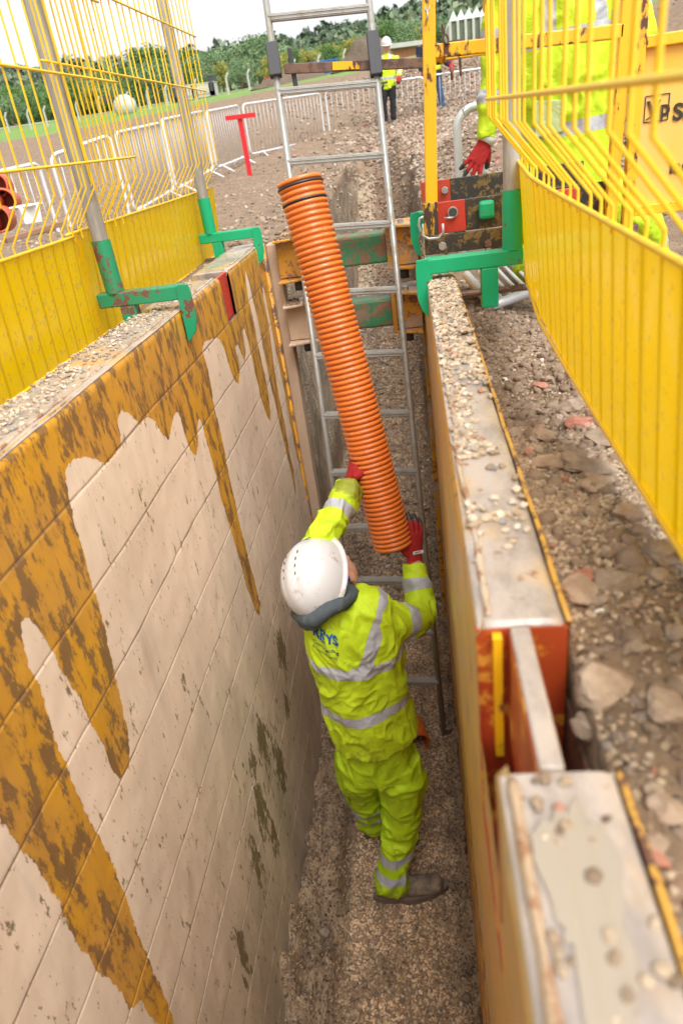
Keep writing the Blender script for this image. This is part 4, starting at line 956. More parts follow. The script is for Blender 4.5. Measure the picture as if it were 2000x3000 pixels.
def head_mb(mb, c, B, s=1.0):
    T = lambda p: np.array(c)+B@(np.array(p)*s)
    ball(mb, T((0, -.012, .03)), (.074*s, .096*s, .088*s), B, 3)     # skull
    ball(mb, T((0, .030, -.035)), (.058*s, .062*s, .070*s), B, 3)    # face
    ball(mb, T((0, .058, -.082)), (.030*s, .028*s, .022*s), B)        # chin
    limb(mb, [(*T((0, .080, .012)), .009*s, .009*s), (*T((0, .096, -.012)), .011*s, .012*s), (*T((0, .099, -.028)), .015*s, .012*s)], n=10, sub=3)
    for sx in (-1, 1):
        ball(mb, T((sx*.076, -.004, -.012)), (.009*s, .021*s, .031*s), B@np.array(Matrix.Rotation(R(-10), 3, 'X')))
        ball(mb, T((sx*.040, .068, -.028)), (.018*s, .014*s, .016*s), B)
        ball(mb, T((sx*.032, .084, .020)), (.022*s, .008*s, .007*s), B)   # brow
    ball(mb, T((0, .088, -.055)), (.022*s, .008*s, .006*s), B); ball(mb, T((0, .087, -.065)), (.019*s, .008*s, .006*s), B)
def helmet(parent, c, B, mat, s=1.0, label=None, detail=False):
    c = np.array(c); n1, n2 = 60, 22; V = []
    for j in range(n2+1):
        ph = j/n2*math.pi/2
        for i in range(n1):
            a = i/n1*2*math.pi; x = math.cos(a); y = math.sin(a)
            rx, ry = .113, .138; e = math.cos(ph)**.92; h = .128*math.sin(ph)**.95
            ridge = .005*math.exp(-((x*rx*e)/.020)**2)*math.sin(ph)**.5
            for_ = .0022*(math.exp(-((abs(x*rx*e)-.042)/.008)**2))*math.sin(ph)
            V.append((x*rx*e, y*ry*e-.008*math.sin(ph), h+ridge+for_))
    top = len(V)
    for (k, dz, ex, pk) in ((1.0, -.004, .004, .0), (1.0, -.008, .010, .014), (1.0, -.012, .011, .015), (1.0, -.012, .007, .01)):
        for i in range(n1):
            a = i/n1*2*math.pi; x = math.cos(a); y = math.sin(a); f_ = max(0, y)**2.5
            V.append((x*(.113+ex), y*(.138+ex)+f_*pk, dz-f_*pk*.25))
    V = np.array(V)*s; idx = lambda r_, i: r_*n1+(i % n1)
    F = []
    for j in range(n2):
        for i in range(n1): F.append((idx(j, i), idx(j, i+1), idx(j+1, i+1), idx(j+1, i)))
    base = n2+1
    for i in range(n1): F.append((idx(0, i), idx(base, i), idx(base, i+1), idx(0, i+1)))
    for j in range(3):
        for i in range(n1): F.append((idx(base+j, i), idx(base+j+1, i), idx(base+j+1, i+1), idx(base+j, i+1)))
    o = raw_obj('helmet', (V@B.T)+c, np.array(F), mat, parent, True)
    so_ = o.modifiers.new('shell', 'SOLIDIFY'); so_.thickness = -.003; o.modifiers.new('sub', 'SUBSURF').levels = 1
    if label: o['label'] = label
    if detail:
        Tt = lambda p: c+B@(np.array(p)*s)
        for sx in (-1, 1):
            for k in range(5):
                y_ = .055-.026*k; xx = sx*.026
                zt = .128*math.sqrt(max(0, 1-(y_/.138)**2-(xx/.113)**2))+.006
                p0 = Tt((xx, y_-.006, zt+.0)); p1 = Tt((xx+sx*.002, y_+.006, zt-.0005))
                q = MB().tube([p0, (np.array(p0)+p1)/2, p1], [.0012, .0024, .0012], 6).build('vent', M['dark'], o, True)
    return o
def hand(parent, wrist, B, curls, spread, thumb, side, name='glove', size=1.0, cuff=True, label=None):
    """B columns: across (towards the thumb when side=+1), along the fingers, out of the back of the hand"""
    T = lambda p: np.array(wrist)+B@(np.array(p)*size*np.array([side, 1, 1]))
    mb = MB(); fid = []
    limb(mb, [(*T((0, -.012, 0)), .030*size, .024*size), (*T((0, .02, 0)), .033*size, .020*size), (*T((.002, .055, .001)), .041*size, .0175*size), (*T((.0, .088, 0)), .041*size, .0155*size)], ref=B[:, 0], n=20, sub=4, capf=.35)
    tips = []
    for k, (x0, L_, r_) in enumerate(((.030, .074, .0108), (.010, .083, .0112), (-.010, .077, .0106), (-.030, .060, .0096))):
        p = np.array([x0, .085, 0.]); a = 0; d = spread[k]; pts = [(*T(p-np.array([0, .015, 0])), r_*size, r_*size)]
        for q, fr in enumerate((.45, .30, .25)):
            a += curls[k][q]; dirv = np.array([math.sin(d)*math.cos(a), math.cos(d)*math.cos(a), -math.sin(a)])
            pts.append((*T(p), r_*size*(1.03-.05*q), r_*size*(1.03-.05*q))); p = p+dirv*L_*fr
        pts.append((*T(p), r_*size*.86, r_*size*.86)); limb(mb, pts, n=12, sub=3, capf=.9); tips.append(T(p))
    p = np.array([.030, .022, -.006]); pts = [(*T(p), .015*size, .015*size)]
    for q, (dx, dy, dz) in enumerate(thumb):
        p = p+np.array([dx, dy, dz]); pts.append((*T(p), (.0145, .0135, .0115)[q]*size, (.0145, .0135, .0115)[q]*size))
    limb(mb, pts, n=12, sub=3, capf=.9); tips.append(T(p))
    V, F, N = vox(mb, .0032*size, 3)
    loc = (V-np.array(wrist))@B/size
    dist = np.min([np.linalg.norm(V-t_, axis=1) for t_ in tips], axis=0)
    dark = np.clip(1.15-dist/(.042*size), 0, 1)
    palm = np.clip((-(N@B[:, 2])-.25)*2.2, 0, 1)*(loc[:, 1] > .018); dark = np.maximum(dark, palm)
    V = wrinkle(V, N, .0012, 50, 5)
    o = raw_obj(name, V, F, GLOVE, parent, True, {'dark': dark})
    if label: o['label'] = label
    if cuff:
        MB().tube([T((0, -.034, 0)), T((0, -.02, 0)), T((0, -.006, 0))], [.031*size, .031*size, .032*size], 20, ref=B[:, 0], ell=[.026*size, .026*size, .025*size]).build('glove_cuff', GLOVE_R, o, True)
    return o
GLOVE_R = flat('red_knit_cuff', (.42, .012, .012), .9, 0, .2, 40, .6, 300)
GLOVE_W = flat('white_knit_cuff', (.62, .60, .56), .9, 0, .2, 40, .6, 300)
def boot(parent, heel, ang, size=1.0, tilt=0, label=None):
    """heel on the ground, pointing along ang (from +x)"""
    f = np.array([math.cos(ang), math.sin(ang), 0]); r = np.array([math.sin(ang), -math.cos(ang), 0]); u = np.array([0, 0, 1.])
    Tt = lambda x, y, z: np.array(heel)+(f*x+r*y+u*z)*size
    mb = MB()
    limb(mb, [(*Tt(.03, 0, .055), .040, .045), (*Tt(.10, 0, .058), .041, .043), (*Tt(.18, .003, .045), .046, .033), (*Tt(.245, .004, .040), .042, .029)], ref=r, n=20)
    limb(mb, [(*Tt(.045, 0, .06), .042, .048), (*Tt(.047, 0, .10), .043, .047), (*Tt(.050, 0, .13), .043, .045)], ref=r, n=20)
    V, F, N = vox(mb, .006, 4); o = raw_obj('boot', V, F, BOOT, parent, True)
    prof = []
    for i in range(40):
        a = i/40*6.283; x = .135+.165*math.cos(a); wv = .048*(1 if math.cos(a) > -.2 else .88)*(1-.18*max(0, -math.cos(a+.0))**2*0)
        prof.append((x, wv*math.sin(a)*(1.08 if .1 < x < .25 else .97)))
    m_ = MB(); m_.prism(prof, Tt(0, 0, -.004), f*size, r*size, u, .030); s_ = m_.build('sole', SOLE, o, 60)
    return o
def arm_bands(paths, torso, sh):
    """paths: list of (rows, [arc lengths], half widths)"""
    def fn(V, N):
        out = np.full(len(V), 1.0); ds = []
        for rows, ss, hw in paths:
            d, s_, L = seg_s(V, rows); ds.append((d, s_))
        dt, st, LT = seg_s(V, torso)
        arm = np.min([d for d, _ in ds], axis=0) < np.clip(dt-sh, .0, None)+.0
        for (rows, ss, hw), (d, s_) in zip(paths, ds):
            own = (d < .085) & (d < dt*.72)
            for q in ss: out = np.where(own, np.minimum(out, np.abs(s_-q)-hw), out)
        return out, np.any([(d < .085) & (d < dt*.72) for d, _ in ds], axis=0)
    return fn
# ---- the worker in the trench
per = MB()
HC = np.array(at(933, 1697, y=1.795)); CB = lambda a, b, c: _r*a+_u*b-_f*c
HB = basis(CB(-.03, .88, -.47), CB(-.70, .34, .62))
skc = HC-HB[:, 2]*.050+HB[:, 1]*.008+HB[:, 0]*.002
head_mb(per, skc, HB, 1.06)
limb(per, [(-.300, 1.785, -1.02, .07, .07), (-.315, 1.785, -.95, .06, .062), (*(skc-HB[:, 2]*.06-HB[:, 1]*.02), .058, .06)], ref=(1, 0, 0))
limb(per, [(-.268, 1.82, -1.60, .10, .08), (-.285, 1.80, -1.35, .11, .085), (-.28, 1.79, -1.05, .13, .09), (-.28, 1.785, -.96, .10, .07)], ref=(1, 0, 0), n=24)
def RA(lst): return [(*at(px, py, y=y_), ra, rb) for px, py, y_, ra, rb in lst]
rarm = RA([(1105, 1812, 1.78, .070, .072), (1165, 1822, 1.83, .066, .070), (1222, 1805, 1.91, .060, .060), (1230, 1755, 1.98, .054, .056), (1220, 1700, 2.025, .050, .052), (1215, 1652, 2.06, .046, .047)])
larm = RA([(925, 1770, 1.79, .066, .066), (905, 1690, 1.82, .064, .064), (925, 1612, 1.88, .058, .060), (960, 1545, 1.95, .053, .056), (992, 1490, 2.02, .054, .054), (1022, 1425, 2.09, .047, .048)])
for rows in (rarm, larm): limb(per, [(*r_[:3], r_[3]*.6, r_[4]*.6) for r_ in rows])
rleg = [(-.200, 1.83, -1.70, .094, .098), (-.190, 1.83, -1.84, .087, .093), (-.206, 1.845, -2.02, .082, .086), (-.238, 1.815, -2.18, .076, .082), (-.268, 1.79, -2.31, .073, .079), (-.285, 1.768, -2.425, .072, .078)]
lleg = [(-.345, 1.85, -1.70, .100, .10), (-.365, 1.89, -1.86, .085, .09), (-.365, 1.95, -2.04, .075, .08), (-.372, 2.01, -2.22, .070, .074), (-.372, 2.05, -2.38, .066, .070)]
for rows in (rleg, lleg): limb(per, [(*r_[:3], r_[3]*.6, r_[4]*.6) for r_ in rows])
V, F, N = vox(per, .0065, 3)
wk = raw_obj('person', V, F, SKIN, None, True)
tag(wk, 'worker in white helmet and yellow hi-vis suit standing in the trench, lifting the orange pipe', 'person')
# jacket
trows = [(-.266, 1.815, -1.545, .160, .145), (-.272, 1.812, -1.47, .158, .140), (-.284, 1.80, -1.36, .157, .134), (-.288, 1.79, -1.24, .156, .128), (-.288, 1.785, -1.13, .162, .128), (-.284, 1.78, -1.03, .162, .124), (-.282, 1.78, -.965, .140, .108), (-.300, 1.785, -.915, .085, .075)]
jm = MB(); limb(jm, trows, ref=(1, .12, .12), n=32, capf=.12)
limb(jm, rarm, n=22, capf=.10); limb(jm, larm, n=22, capf=.10)
limb(jm, [(-.36, 1.785, -.985, .075, .07), (*larm[0][:3], .068, .068)], n=16)
def arc(rows, i): return sum(np.linalg.norm(np.array(rows[k+1][:3])-np.array(rows[k][:3])) for k in range(i))
bandf = arm_bands([(rarm, [arc(rarm, 1)+.025, arc(rarm, 4)-.015], .0225), (larm, [arc(larm, 2)-.02, arc(larm, 4)-.010], .0225)], trows, .03)
bx_a = np.array(at(1138, 1748, y=1.70)); bx_b = np.array(at(1062, 1975, y=1.655))
def jbands(V, N):
    o_, isarm = bandf(V, N)
    zt = -1.122+.02*(V[:, 0]+.28); zl = -1.338+.10*(V[:, 0]+.28)
    tb = np.minimum(np.abs(V[:, 2]-zt)-.0225, np.abs(V[:, 2]-zl)-.0225)
    k = np.clip((V[:, 2]-bx_b[2])/(bx_a[2]-bx_b[2]), 0, 1.3); xb = bx_b[0]+(bx_a[0]-bx_b[0])*k
    br = np.where((V[:, 1] < 1.84) & (V[:, 2] > zt), np.abs(V[:, 0]-xb-.004)-.0235, 1.)
    tb = np.minimum(tb, br); da = seg_s(V, rarm)[0]; dl = seg_s(V, larm)[0]
    return np.where(isarm, o_, tb)
def jdirt(V):
    e = np.array(rarm[2][:3]); d = np.exp(-(np.linalg.norm(V-e-np.array([0, -.03, -.05]), axis=1)/.085)**2)
    h = np.clip((-1.44-V[:, 2])/.12, 0, 1)*.62; l_ = np.exp(-(np.linalg.norm(V-np.array(larm[5][:3])-np.array([0, -.03, -.01]), axis=1)/.06)**2)*1.1
    return np.maximum.reduce([d*.9, h, l_, .55*np.exp(-(np.linalg.norm(V-np.array([-.44, 1.74, -1.22]), axis=1)/.06)**2)])
jk, JV, JF = cloth('jacket', jm, HV, wk, .0056, 3, .0105, 14, jbands, jdirt, (1, 1, .55))
# text on the back
jb = BVHTree.FromPolygons([tuple(v) for v in JV], [tuple(f) for f in JF])
def back_text(s, size, px, py, ang, mat, bold=.0, wd=1.0):
    o0 = at(px, py, y=1.672); o = text_mesh('printed_lettering', s, size, (0, 0, 0), (1, 0, 0), (0, 1, 0), mat, jk, 0.0, bold=bold, wd=wd)
    bm = bmesh.new(); bm.from_mesh(o.data); bmesh.ops.triangulate(bm, faces=bm.faces); bmesh.ops.subdivide_edges(bm, edges=bm.edges, cuts=3)
    bm.to_mesh(o.data); bm.free()
    ca, sa = math.cos(ang), math.sin(ang)
    for v in o.data.vertices:
        x, y = v.co.x, v.co.y; w_ = Vector((o0.x+x*ca-y*sa*.2, 1.3, o0.z+x*sa+y*ca))
        h = jb.ray_cast(w_, Vector((0, 1, 0)))
        v.co = (h[0]+h[1]*.0045) if h[0] is not None else w_
    return o
back_text('REYS', .040, 913, 1880, R(-13), BLUEINK, .035, 1.0)
back_text('Contracting', .0175, 916, 1899, R(-16), DARKINK, .01, 1.0)
back_text('& Civil Engineering', .012, 914, 1912, R(-16), DARKINK, .005, .9)
# trousers
tm = MB(); limb(tm, [(-.270, 1.82, -1.46, .126, .105), (-.268, 1.825, -1.56, .134, .112), (-.268, 1.83, -1.65, .142, .122), (-.270, 1.835, -1.74, .142, .12)], ref=(1, 0, 0), n=28, capf=.15)
limb(tm, rleg, n=24, capf=.08); limb(tm, lleg, n=22, capf=.08)
def tbands(V, N):
    d1, s1, L1 = seg_s(V, rleg); d2, s2, L2 = seg_s(V, lleg)
    a = np.minimum(np.abs(V[:, 2]+2.222+.25*(V[:, 1]-1.80)*0)-.0225, np.abs(V[:, 2]+2.315)-.0225)
    b = np.minimum(np.abs(V[:, 2]+2.155)-.0225, np.abs(V[:, 2]+2.25)-.0225)
    return np.where(d1 < d2, a, b)
cloth('trousers', tm, HVT, wk, .0056, 13, .0135, 10, tbands, lambda V: np.clip((-2.30-V[:, 2])/.12, 0, 1)*.85+.35*np.exp(-((V[:, 2]+2.0)/.15)**2)*(V[:, 0] < -.30), (1, 1, .8))
boot(wk, (-.338, 1.752, FLOOR+.012), R(10)); boot(wk, (-.40, 2.06, FLOOR+.012), R(60))
# hood rolled round the neck
hm = MB(); pts = []
for (px, py, y_, r_) in ((885, 1808, 1.70, .022), (920, 1812, 1.665, .028), (965, 1783, 1.670, .028), (1010, 1760, 1.71, .020), (1036, 1738, 1.78, .015), (1022, 1728, 1.86, .015), (950, 1730, 1.92, .020), (895, 1765, 1.88, .020), (872, 1795, 1.79, .020)):
    pts.append((*at(px, py, y=y_), r_, r_*1.15))
pts.append(pts[0])
limb(hm, pts, n=14); limb(hm, [(-.315, 1.78, -.95, .075, .07), (-.320, 1.785, -.885, .066, .062)], ref=(1, 0, 0))
limb(hm, [(*at(890, 1826, y=1.70), .020, .022), (*at(920, 1824, y=1.67), .020, .020), (*at(958, 1795, y=1.67), .018, .018)], n=14)
cloth('fleece_hood', hm, HOOD, wk, .0058, 23, .0045, 16)
he = helmet(wk, HC, HB, HELM, .97, None, True)
sweat = MB()
# safety glasses: arms, lens, strap
Tg = lambda p: skc+HB@(np.array(p)*1.06)
for sx in (-1, 1):
    MB().tube([Tg((sx*.079, -.025, -.004)), Tg((sx*.081, .02, .010)), Tg((sx*.072, .072, .012))], [.0028, .0034, .0042], 8).build('glasses_arm', BLUESTRAP, wk, True)
    MB().tube([Tg((sx*.072, .066, .004)), Tg((sx*.058, .092, .0)), Tg((sx*.016, .103, .0))], [.010, .015, .013], 10, ell=[.0016]*3).build('glasses_lens', M['glass'], wk, True)
lg = MB(); a0 = HC+HB@np.array((-.030, .118, .070)); 
to_ = text_mesh('helmet_lettering', 'CAREYS', .020, HC+HB@np.array((-.040, .120, .062)), -HB[:, 0]*-1, HB@np.array((0, -.62, .78)), BLUEINK, he, .0012, bold=.03)
# gloves
# right hand: laid on the right flank of the pipe, fingers pointing up along it
cpt = PB+(PA-PB)*.10
rw = np.array(rarm[5][:3])+np.array([.000, .010, .018])
alongR = np.array([-.02, .10, .55]); 
BR = np.stack([np.array([1., 0, 0]), np.array([0, 1., 0]), np.array([0, 0, 1.])], 1)
al = np.array(at(1212, 1560, y=2.10))-rw; al /= np.linalg.norm(al)
bk = np.array([.62, -.70, .35]); bk = bk-al*(bk@al); bk /= np.linalg.norm(bk); ac = np.cross(al, bk)
BRh = np.stack([ac, al, bk], 1)
# thumb on the pipe side: pick the sign so the thumb lies to the left
sgnR = 1 if ac[0] < 0 else -1
rh = hand(wk, rw, BRh, [(.10, .22, .30), (.06, .20, .30), (.08, .24, .28), (.12, .25, .3)], (.10, .03, -.06, -.16), [(.012, .020, -.012), (.010, .024, -.018), (.004, .022, -.016)], sgnR, size=.98)
lw = np.array(larm[5][:3])+np.array([.006, .006, .012])
al = np.array(at(1042, 1345, y=2.135))-lw; al /= np.linalg.norm(al); bk = np.array([-.86, -.30, .25]); bk = bk-al*(bk@al); bk /= np.linalg.norm(bk); ac = np.cross(al, bk)
sgnL = 1 if ac[1] < 0 else -1
BLh = np.stack([ac, al, bk], 1)
lh = hand(wk, lw, BLh, [(.35, .45, .4), (.38, .5, .4), (.38, .5, .4), (.4, .5, .4)], (.06, .02, -.04, -.1), [(.010, .018, -.014), (.012, .022, -.020), (.004, .022, -.018)], sgnL, size=.98)
# label on the back of the right glove
pl = rw+BRh@np.array([0, .026, .0215]); 
ex_ = BRh[:, 0]*(-1 if BRh[0, 0] < 0 else 1)
m_ = MB(); m_.prism([(-.022, -.006), (.022, -.006), (.024, 0), (.022, .006), (-.022, .006), (-.024, 0)], pl, ex_, BRh[:, 1], BRh[:, 2], .0012); m_.build('glove_label', M['white'], rh)
text_mesh('glove_lettering', 'SAFETY', .0085, pl+BRh[:, 2]*.0016-ex_*.017-BRh[:, 1]*.003, ex_, BRh[:, 1], inkm, rh, .0003)
# ---- figures further off
def figure(label, J, jacket, trousers, helm, jb_levels=(), tb_levels=(), face=True, helm_B=None, hair=False, jl=1.0, group=None, gl=True, vx=.009, hemlen=.0, helmet_mat=None, cuffw=False, legs=True, wide=1.0):
    pm = MB(); hB = helm_B if helm_B is not None else basis((0, -1, 0), (0, 0, 1)); hc = np.array(J['head'])
    head_mb(pm, hc, hB); limb(pm, [(*J['neck'], .06, .06), (*(hc-hB[:, 2]*.07-hB[:, 1]*.01), .055, .055)])
    wd = np.array(J['shR'])-np.array(J['shL']); wdn = wd/np.linalg.norm(wd); hw = np.linalg.norm(wd)/2*wide
    pel = np.array(J['pelvis']); nk = np.array(J['neck'])
    tor = [(*(pel-(nk-pel)*(.12+hemlen)), hw*.98, hw*.72), (*pel, hw*.96, hw*.70), (*(pel+(nk-pel)*.4), hw*.95, hw*.66), (*(pel+(nk-pel)*.75), hw*1.05, hw*.66), (*(pel+(nk-pel)*.92), hw*.85, hw*.52), (*nk, hw*.42, hw*.38)]
    limb(pm, [(*r_[:3], r_[3]*.8, r_[4]*.8) for r_ in tor[1:]], ref=wdn, n=24)
    arms = []
    for s_ in 'LR':
        sh_, el, wr = (np.array(J[k+s_]) for k in ('sh', 'el', 'wr'))
        arms.append([(*sh_, .075, .075), (*(sh_*.5+el*.5), .068, .068), (*el, .060, .062), (*(el*.5+wr*.5), .054, .056), (*wr, .047, .048)])
        limb(pm, [(*r_[:3], r_[3]*.6, r_[4]*.6) for r_ in arms[-1]])
    lg_ = []
    for s_ in 'LR':
        hp, kn, an_ = (np.array(J[k+s_]) for k in ('hip', 'kn', 'an'))
        lg_.append([(*hp, .098, .105), (*(hp*.5+kn*.5), .088, .095), (*kn, .076, .082), (*(kn*.45+an_*.55), .072, .078), (*an_, .066, .07)])
        limb(pm, [(*r_[:3], r_[3]*.6, r_[4]*.6) for r_ in lg_[-1]])
    V, F, N = vox(pm, vx, 3); p = raw_obj('person', V, F, SKIN, None, True); tag(p, label, 'person', group)
    jm_ = MB(); limb(jm_, tor, ref=wdn, n=28, capf=.15)
    for a in arms: limb(jm_, a, n=18, capf=.12)
    def bnd(V, N):
        d0, s0, L0 = seg_s(V, arms[0]); d1, s1, L1 = seg_s(V, arms[1]); dt, st_, LT = seg_s(V, tor)
        own = (np.minimum(d0, d1) < .09) & (np.minimum(d0, d1) < dt*.75); sa_ = np.where(d0 < d1, s0, s1)
        ab = np.minimum(np.abs(sa_-L0*.38)-.025, np.abs(sa_-L0*.74)-.025)
        tb = np.full(len(V), 1.)
        for q in jb_levels: tb = np.minimum(tb, np.abs(st_-LT*q)-.025)
        lat = (V-pel)@wdn; tb = np.minimum(tb, np.where(st_ > LT*jb_levels[-1], np.abs(np.abs(lat)-hw*.5)-.025, 1.)) if jb_levels else tb
        return np.where(own, ab, tb) if jb_levels else np.full(len(V), 1.)
    cloth('jacket', jm_, jacket, p, vx, 31, .017, 8, bnd, None, (1, 1, .6))
    tm_ = MB(); limb(tm_, [(*(pel+(nk-pel)*.08), hw*.85, hw*.62), (*(pel-(nk-pel)*.1), hw*.85, hw*.62)], ref=wdn, n=24, capf=.3)
    for a in lg_: limb(tm_, a, n=18, capf=.1)
    def tbd(V, N):
        d0, s0, L0 = seg_s(V, lg_[0]); d1, s1, L1 = seg_s(V, lg_[1]); s_ = np.where(d0 < d1, s0/L0, s1/L1); o_ = np.full(len(V), 1.)
        for q in tb_levels: o_ = np.minimum(o_, (np.abs(s_-q)-.028)*.85)
        return o_
    cloth('trousers', tm_, trousers, p, vx, 41, .009, 9, tbd, lambda V: np.full(len(V), .2), (1, 1, .8))
    for s_ in 'LR': boot(p, tuple(np.array(J['heel'+s_])), J['toeang'])
    if helm: helmet(p, hc+hB[:, 2]*.045, hB, helm)
    return p, hc, hB
# kneeling worker behind the mesh on the right: seen from the chest down
cy = 3.35; gz_ = -.33
J = dict(head=(.62, cy+.02, 1.17), neck=(.63, cy, .97), pelvis=(.66, cy, .24), shL=(.43, cy-.02, .87), shR=(.84, cy+.02, .87), elL=(.385, cy-.02, .58), wrL=at(1424, 408, y=cy-.05), elR=(.93, cy-.1, .58), wrR=(.98, cy+.02, .34),
         hipL=(.57, cy, .14), hipR=(.76, cy, .14), knL=(.50, cy-.24, -.18), knR=(.98, cy-.14, -.10), anL=(.55, cy+.12, -.27), anR=(1.08, cy-.02, -.30), heelL=(.52, cy+.16, gz_+.05), heelR=(1.06, cy+.0, gz_-.02), toeang=R(-70))
kw, hc, hB = figure('kneeling worker in yellow hi-vis clothes behind the mesh panel, one red gloved hand hanging down', J, HV, HVT, HELM, (.28, .62), (.72, .88), hemlen=.14, helm_B=basis((-.2, -.9, -.25), (0, -.25, 1)), vx=.0085, wide=1.0)
lw = np.array(J['wrL']); al = np.array(at(1384, 490, y=cy-.07))-lw; al /= np.linalg.norm(al); bk = np.array([.15, -.9, .3]); bk = bk-al*(bk@al); bk /= np.linalg.norm(bk); ac = np.cross(al, bk)
B_ = np.stack([ac, al, bk], 1)
o_ = hand(kw, lw+al*.012, B_, [(.02, .1, .1), (.0, .1, .1), (.02, .12, .1), (.05, .15, .1)], (.30, .10, -.10, -.30), [(.012, .018, -.012), (.012, .020, -.012), (.006, .020, -.010)], -1, size=.92, cuff=False)
MB().tube([lw-al*.02, lw+al*.015], [.036, .036], 20, ref=ac, ell=[.030, .030]).build('glove_cuff', GLOVE_W, kw, True)
rw2 = np.array(J['wrR']); al = np.array([-.2, -.5, -.8]); al /= np.linalg.norm(al); bk = np.array([.8, -.4, 0]); bk = bk-al*(bk@al); bk /= np.linalg.norm(bk)
hand(kw, rw2, np.stack([np.cross(al, bk), al, bk], 1), [(.3, .4, .3)]*4, (.1, .03, -.04, -.12), [(.012, .018, -.012), (.012, .020, -.012), (.006, .020, -.010)], 1)
MB().prism([(0, 0), (.11, -.01), (.115, -.12), (.0, -.13)], (.52, cy-.150, .42), (1, 0, 0), (0, 0, 1), (0, 1, 0), .008).build('pocket_flap', HV, kw, bevel=.003)
# standing man in the white helmet
def stander(label, px, pf, ph, D, jacket, trousers, helm, helm_B, elb, wr, jl, jlv, toe, hl=.14):
    ft = np.array(at(px, pf, y=D)); hd = np.array(at(ph[0], ph[1], y=D)); H = (hd[2]-ft[2]); k = H/1.79; x0, x1 = ft[0], hd[0]
    P_ = lambda dx, dy, h: (x0+(x1-x0)*h/1.8+dx*k, D+dy*k, ft[2]+h*k)
    J = dict(head=P_(0, -.02, 1.64), neck=P_(0, 0, 1.48), pelvis=P_(0, 0, .96), shL=P_(-.20, 0, 1.40), shR=P_(.20, 0, 1.40), elL=P_(*elb[0]), elR=P_(*elb[1]), wrL=P_(*wr[0]), wrR=P_(*wr[1]), hipL=P_(-.09, 0, .90), hipR=P_(.09, 0, .90), knL=P_(-.11, -.02, .50), knR=P_(.11, -.02, .50), anL=P_(-.11, .02, .12), anR=P_(.11, .02, .12), heelL=P_(-.11, .08, 0), heelR=P_(.11, .08, 0), toeang=toe)
    p, hc, hB = figure(label, J, jacket, trousers, helm, jlv, (), helm_B=helm_B, hemlen=hl, vx=.014)
    for s_, sg_ in (('L', 1), ('R', -1)):
        w_ = np.array(J['wr'+s_]); al = w_-np.array(J['el'+s_]); al /= np.linalg.norm(al); bk = np.array([0, -.3, .9]); bk = bk-al*(bk@al)+np.array([.01, .01, 0]); bk /= np.linalg.norm(bk)
        hand(p, w_+al*.01, np.stack([np.cross(al, bk), al, bk], 1), [(.5, .6, .5)]*4, (.1, .03, -.04, -.12), [(.012, .018, -.012), (.012, .020, -.012), (.006, .020, -.010)], sg_, size=1.1)
    return p, J
wm, Jw = stander('man in a white helmet and long yellow hi-vis coat standing behind the far steel barriers', 1140, 368, (1131, 113), 18.2, HV, BLACKCL, HELM, basis((.1, -1, -.25), (0, -.2, 1)), ((-.30, -.05, 1.12), (.30, -.05, 1.12)), ((-.24, -.28, .92), (.27, -.28, .98)), 1, (.30, .62), R(-80), .22)
dm, Jd = stander('man in a dark helmet, navy top and blue jeans half hidden behind the yellow frame', 1285, 338, (1245, 75), 19.0, NAVY, JEANS, DHELM, basis((-.9, -.3, -.2), (-.1, -.1, 1)), ((-.28, -.05, 1.12), (.28, -.1, 1.12)), ((-.22, -.25, .9), (.38, -.25, .95)), 1, (), R(-60))
vm = MB(); lo = np.array(Jd['pelvis']); up_ = np.array(Jd['neck'])
limb(vm, [(*(lo-(up_-lo)*.1), .225, .165), (*lo, .225, .165), (*(lo+(up_-lo)*.35), .215, .155)], ref=(1, 0, 0), n=24, capf=.15)
cloth('hi_vis_waistcoat', vm, HV, dm, .014, 61, .006, 9)
p_ = np.array(Jd['wrR']); m_ = MB(); m_.box(p_+np.array([.05, -.05, -.05]), (.10, .05, .16)); m_.bar(p_+np.array([.05, -.05, .03]), p_+np.array([.05, -.05, .25]), .03, .03); o = m_.build('marking_tool', M['redsign'], None, bevel=.01); tag(o, 'small red tool held by the man in the dark helmet', 'tool')
p_ = np.array(Jw['wrL']); m_ = MB(); m_.box(p_+np.array([.02, -.10, -.02]), (.42, .10, .04)); m_.box(p_+np.array([.02, -.10, .02]), (.10, .04, .05)); o = m_.build('hand_tool', M['dark'], None, bevel=.006); tag(o, 'dark hand tool held against the barrier rail by the man in the white helmet', 'tool')
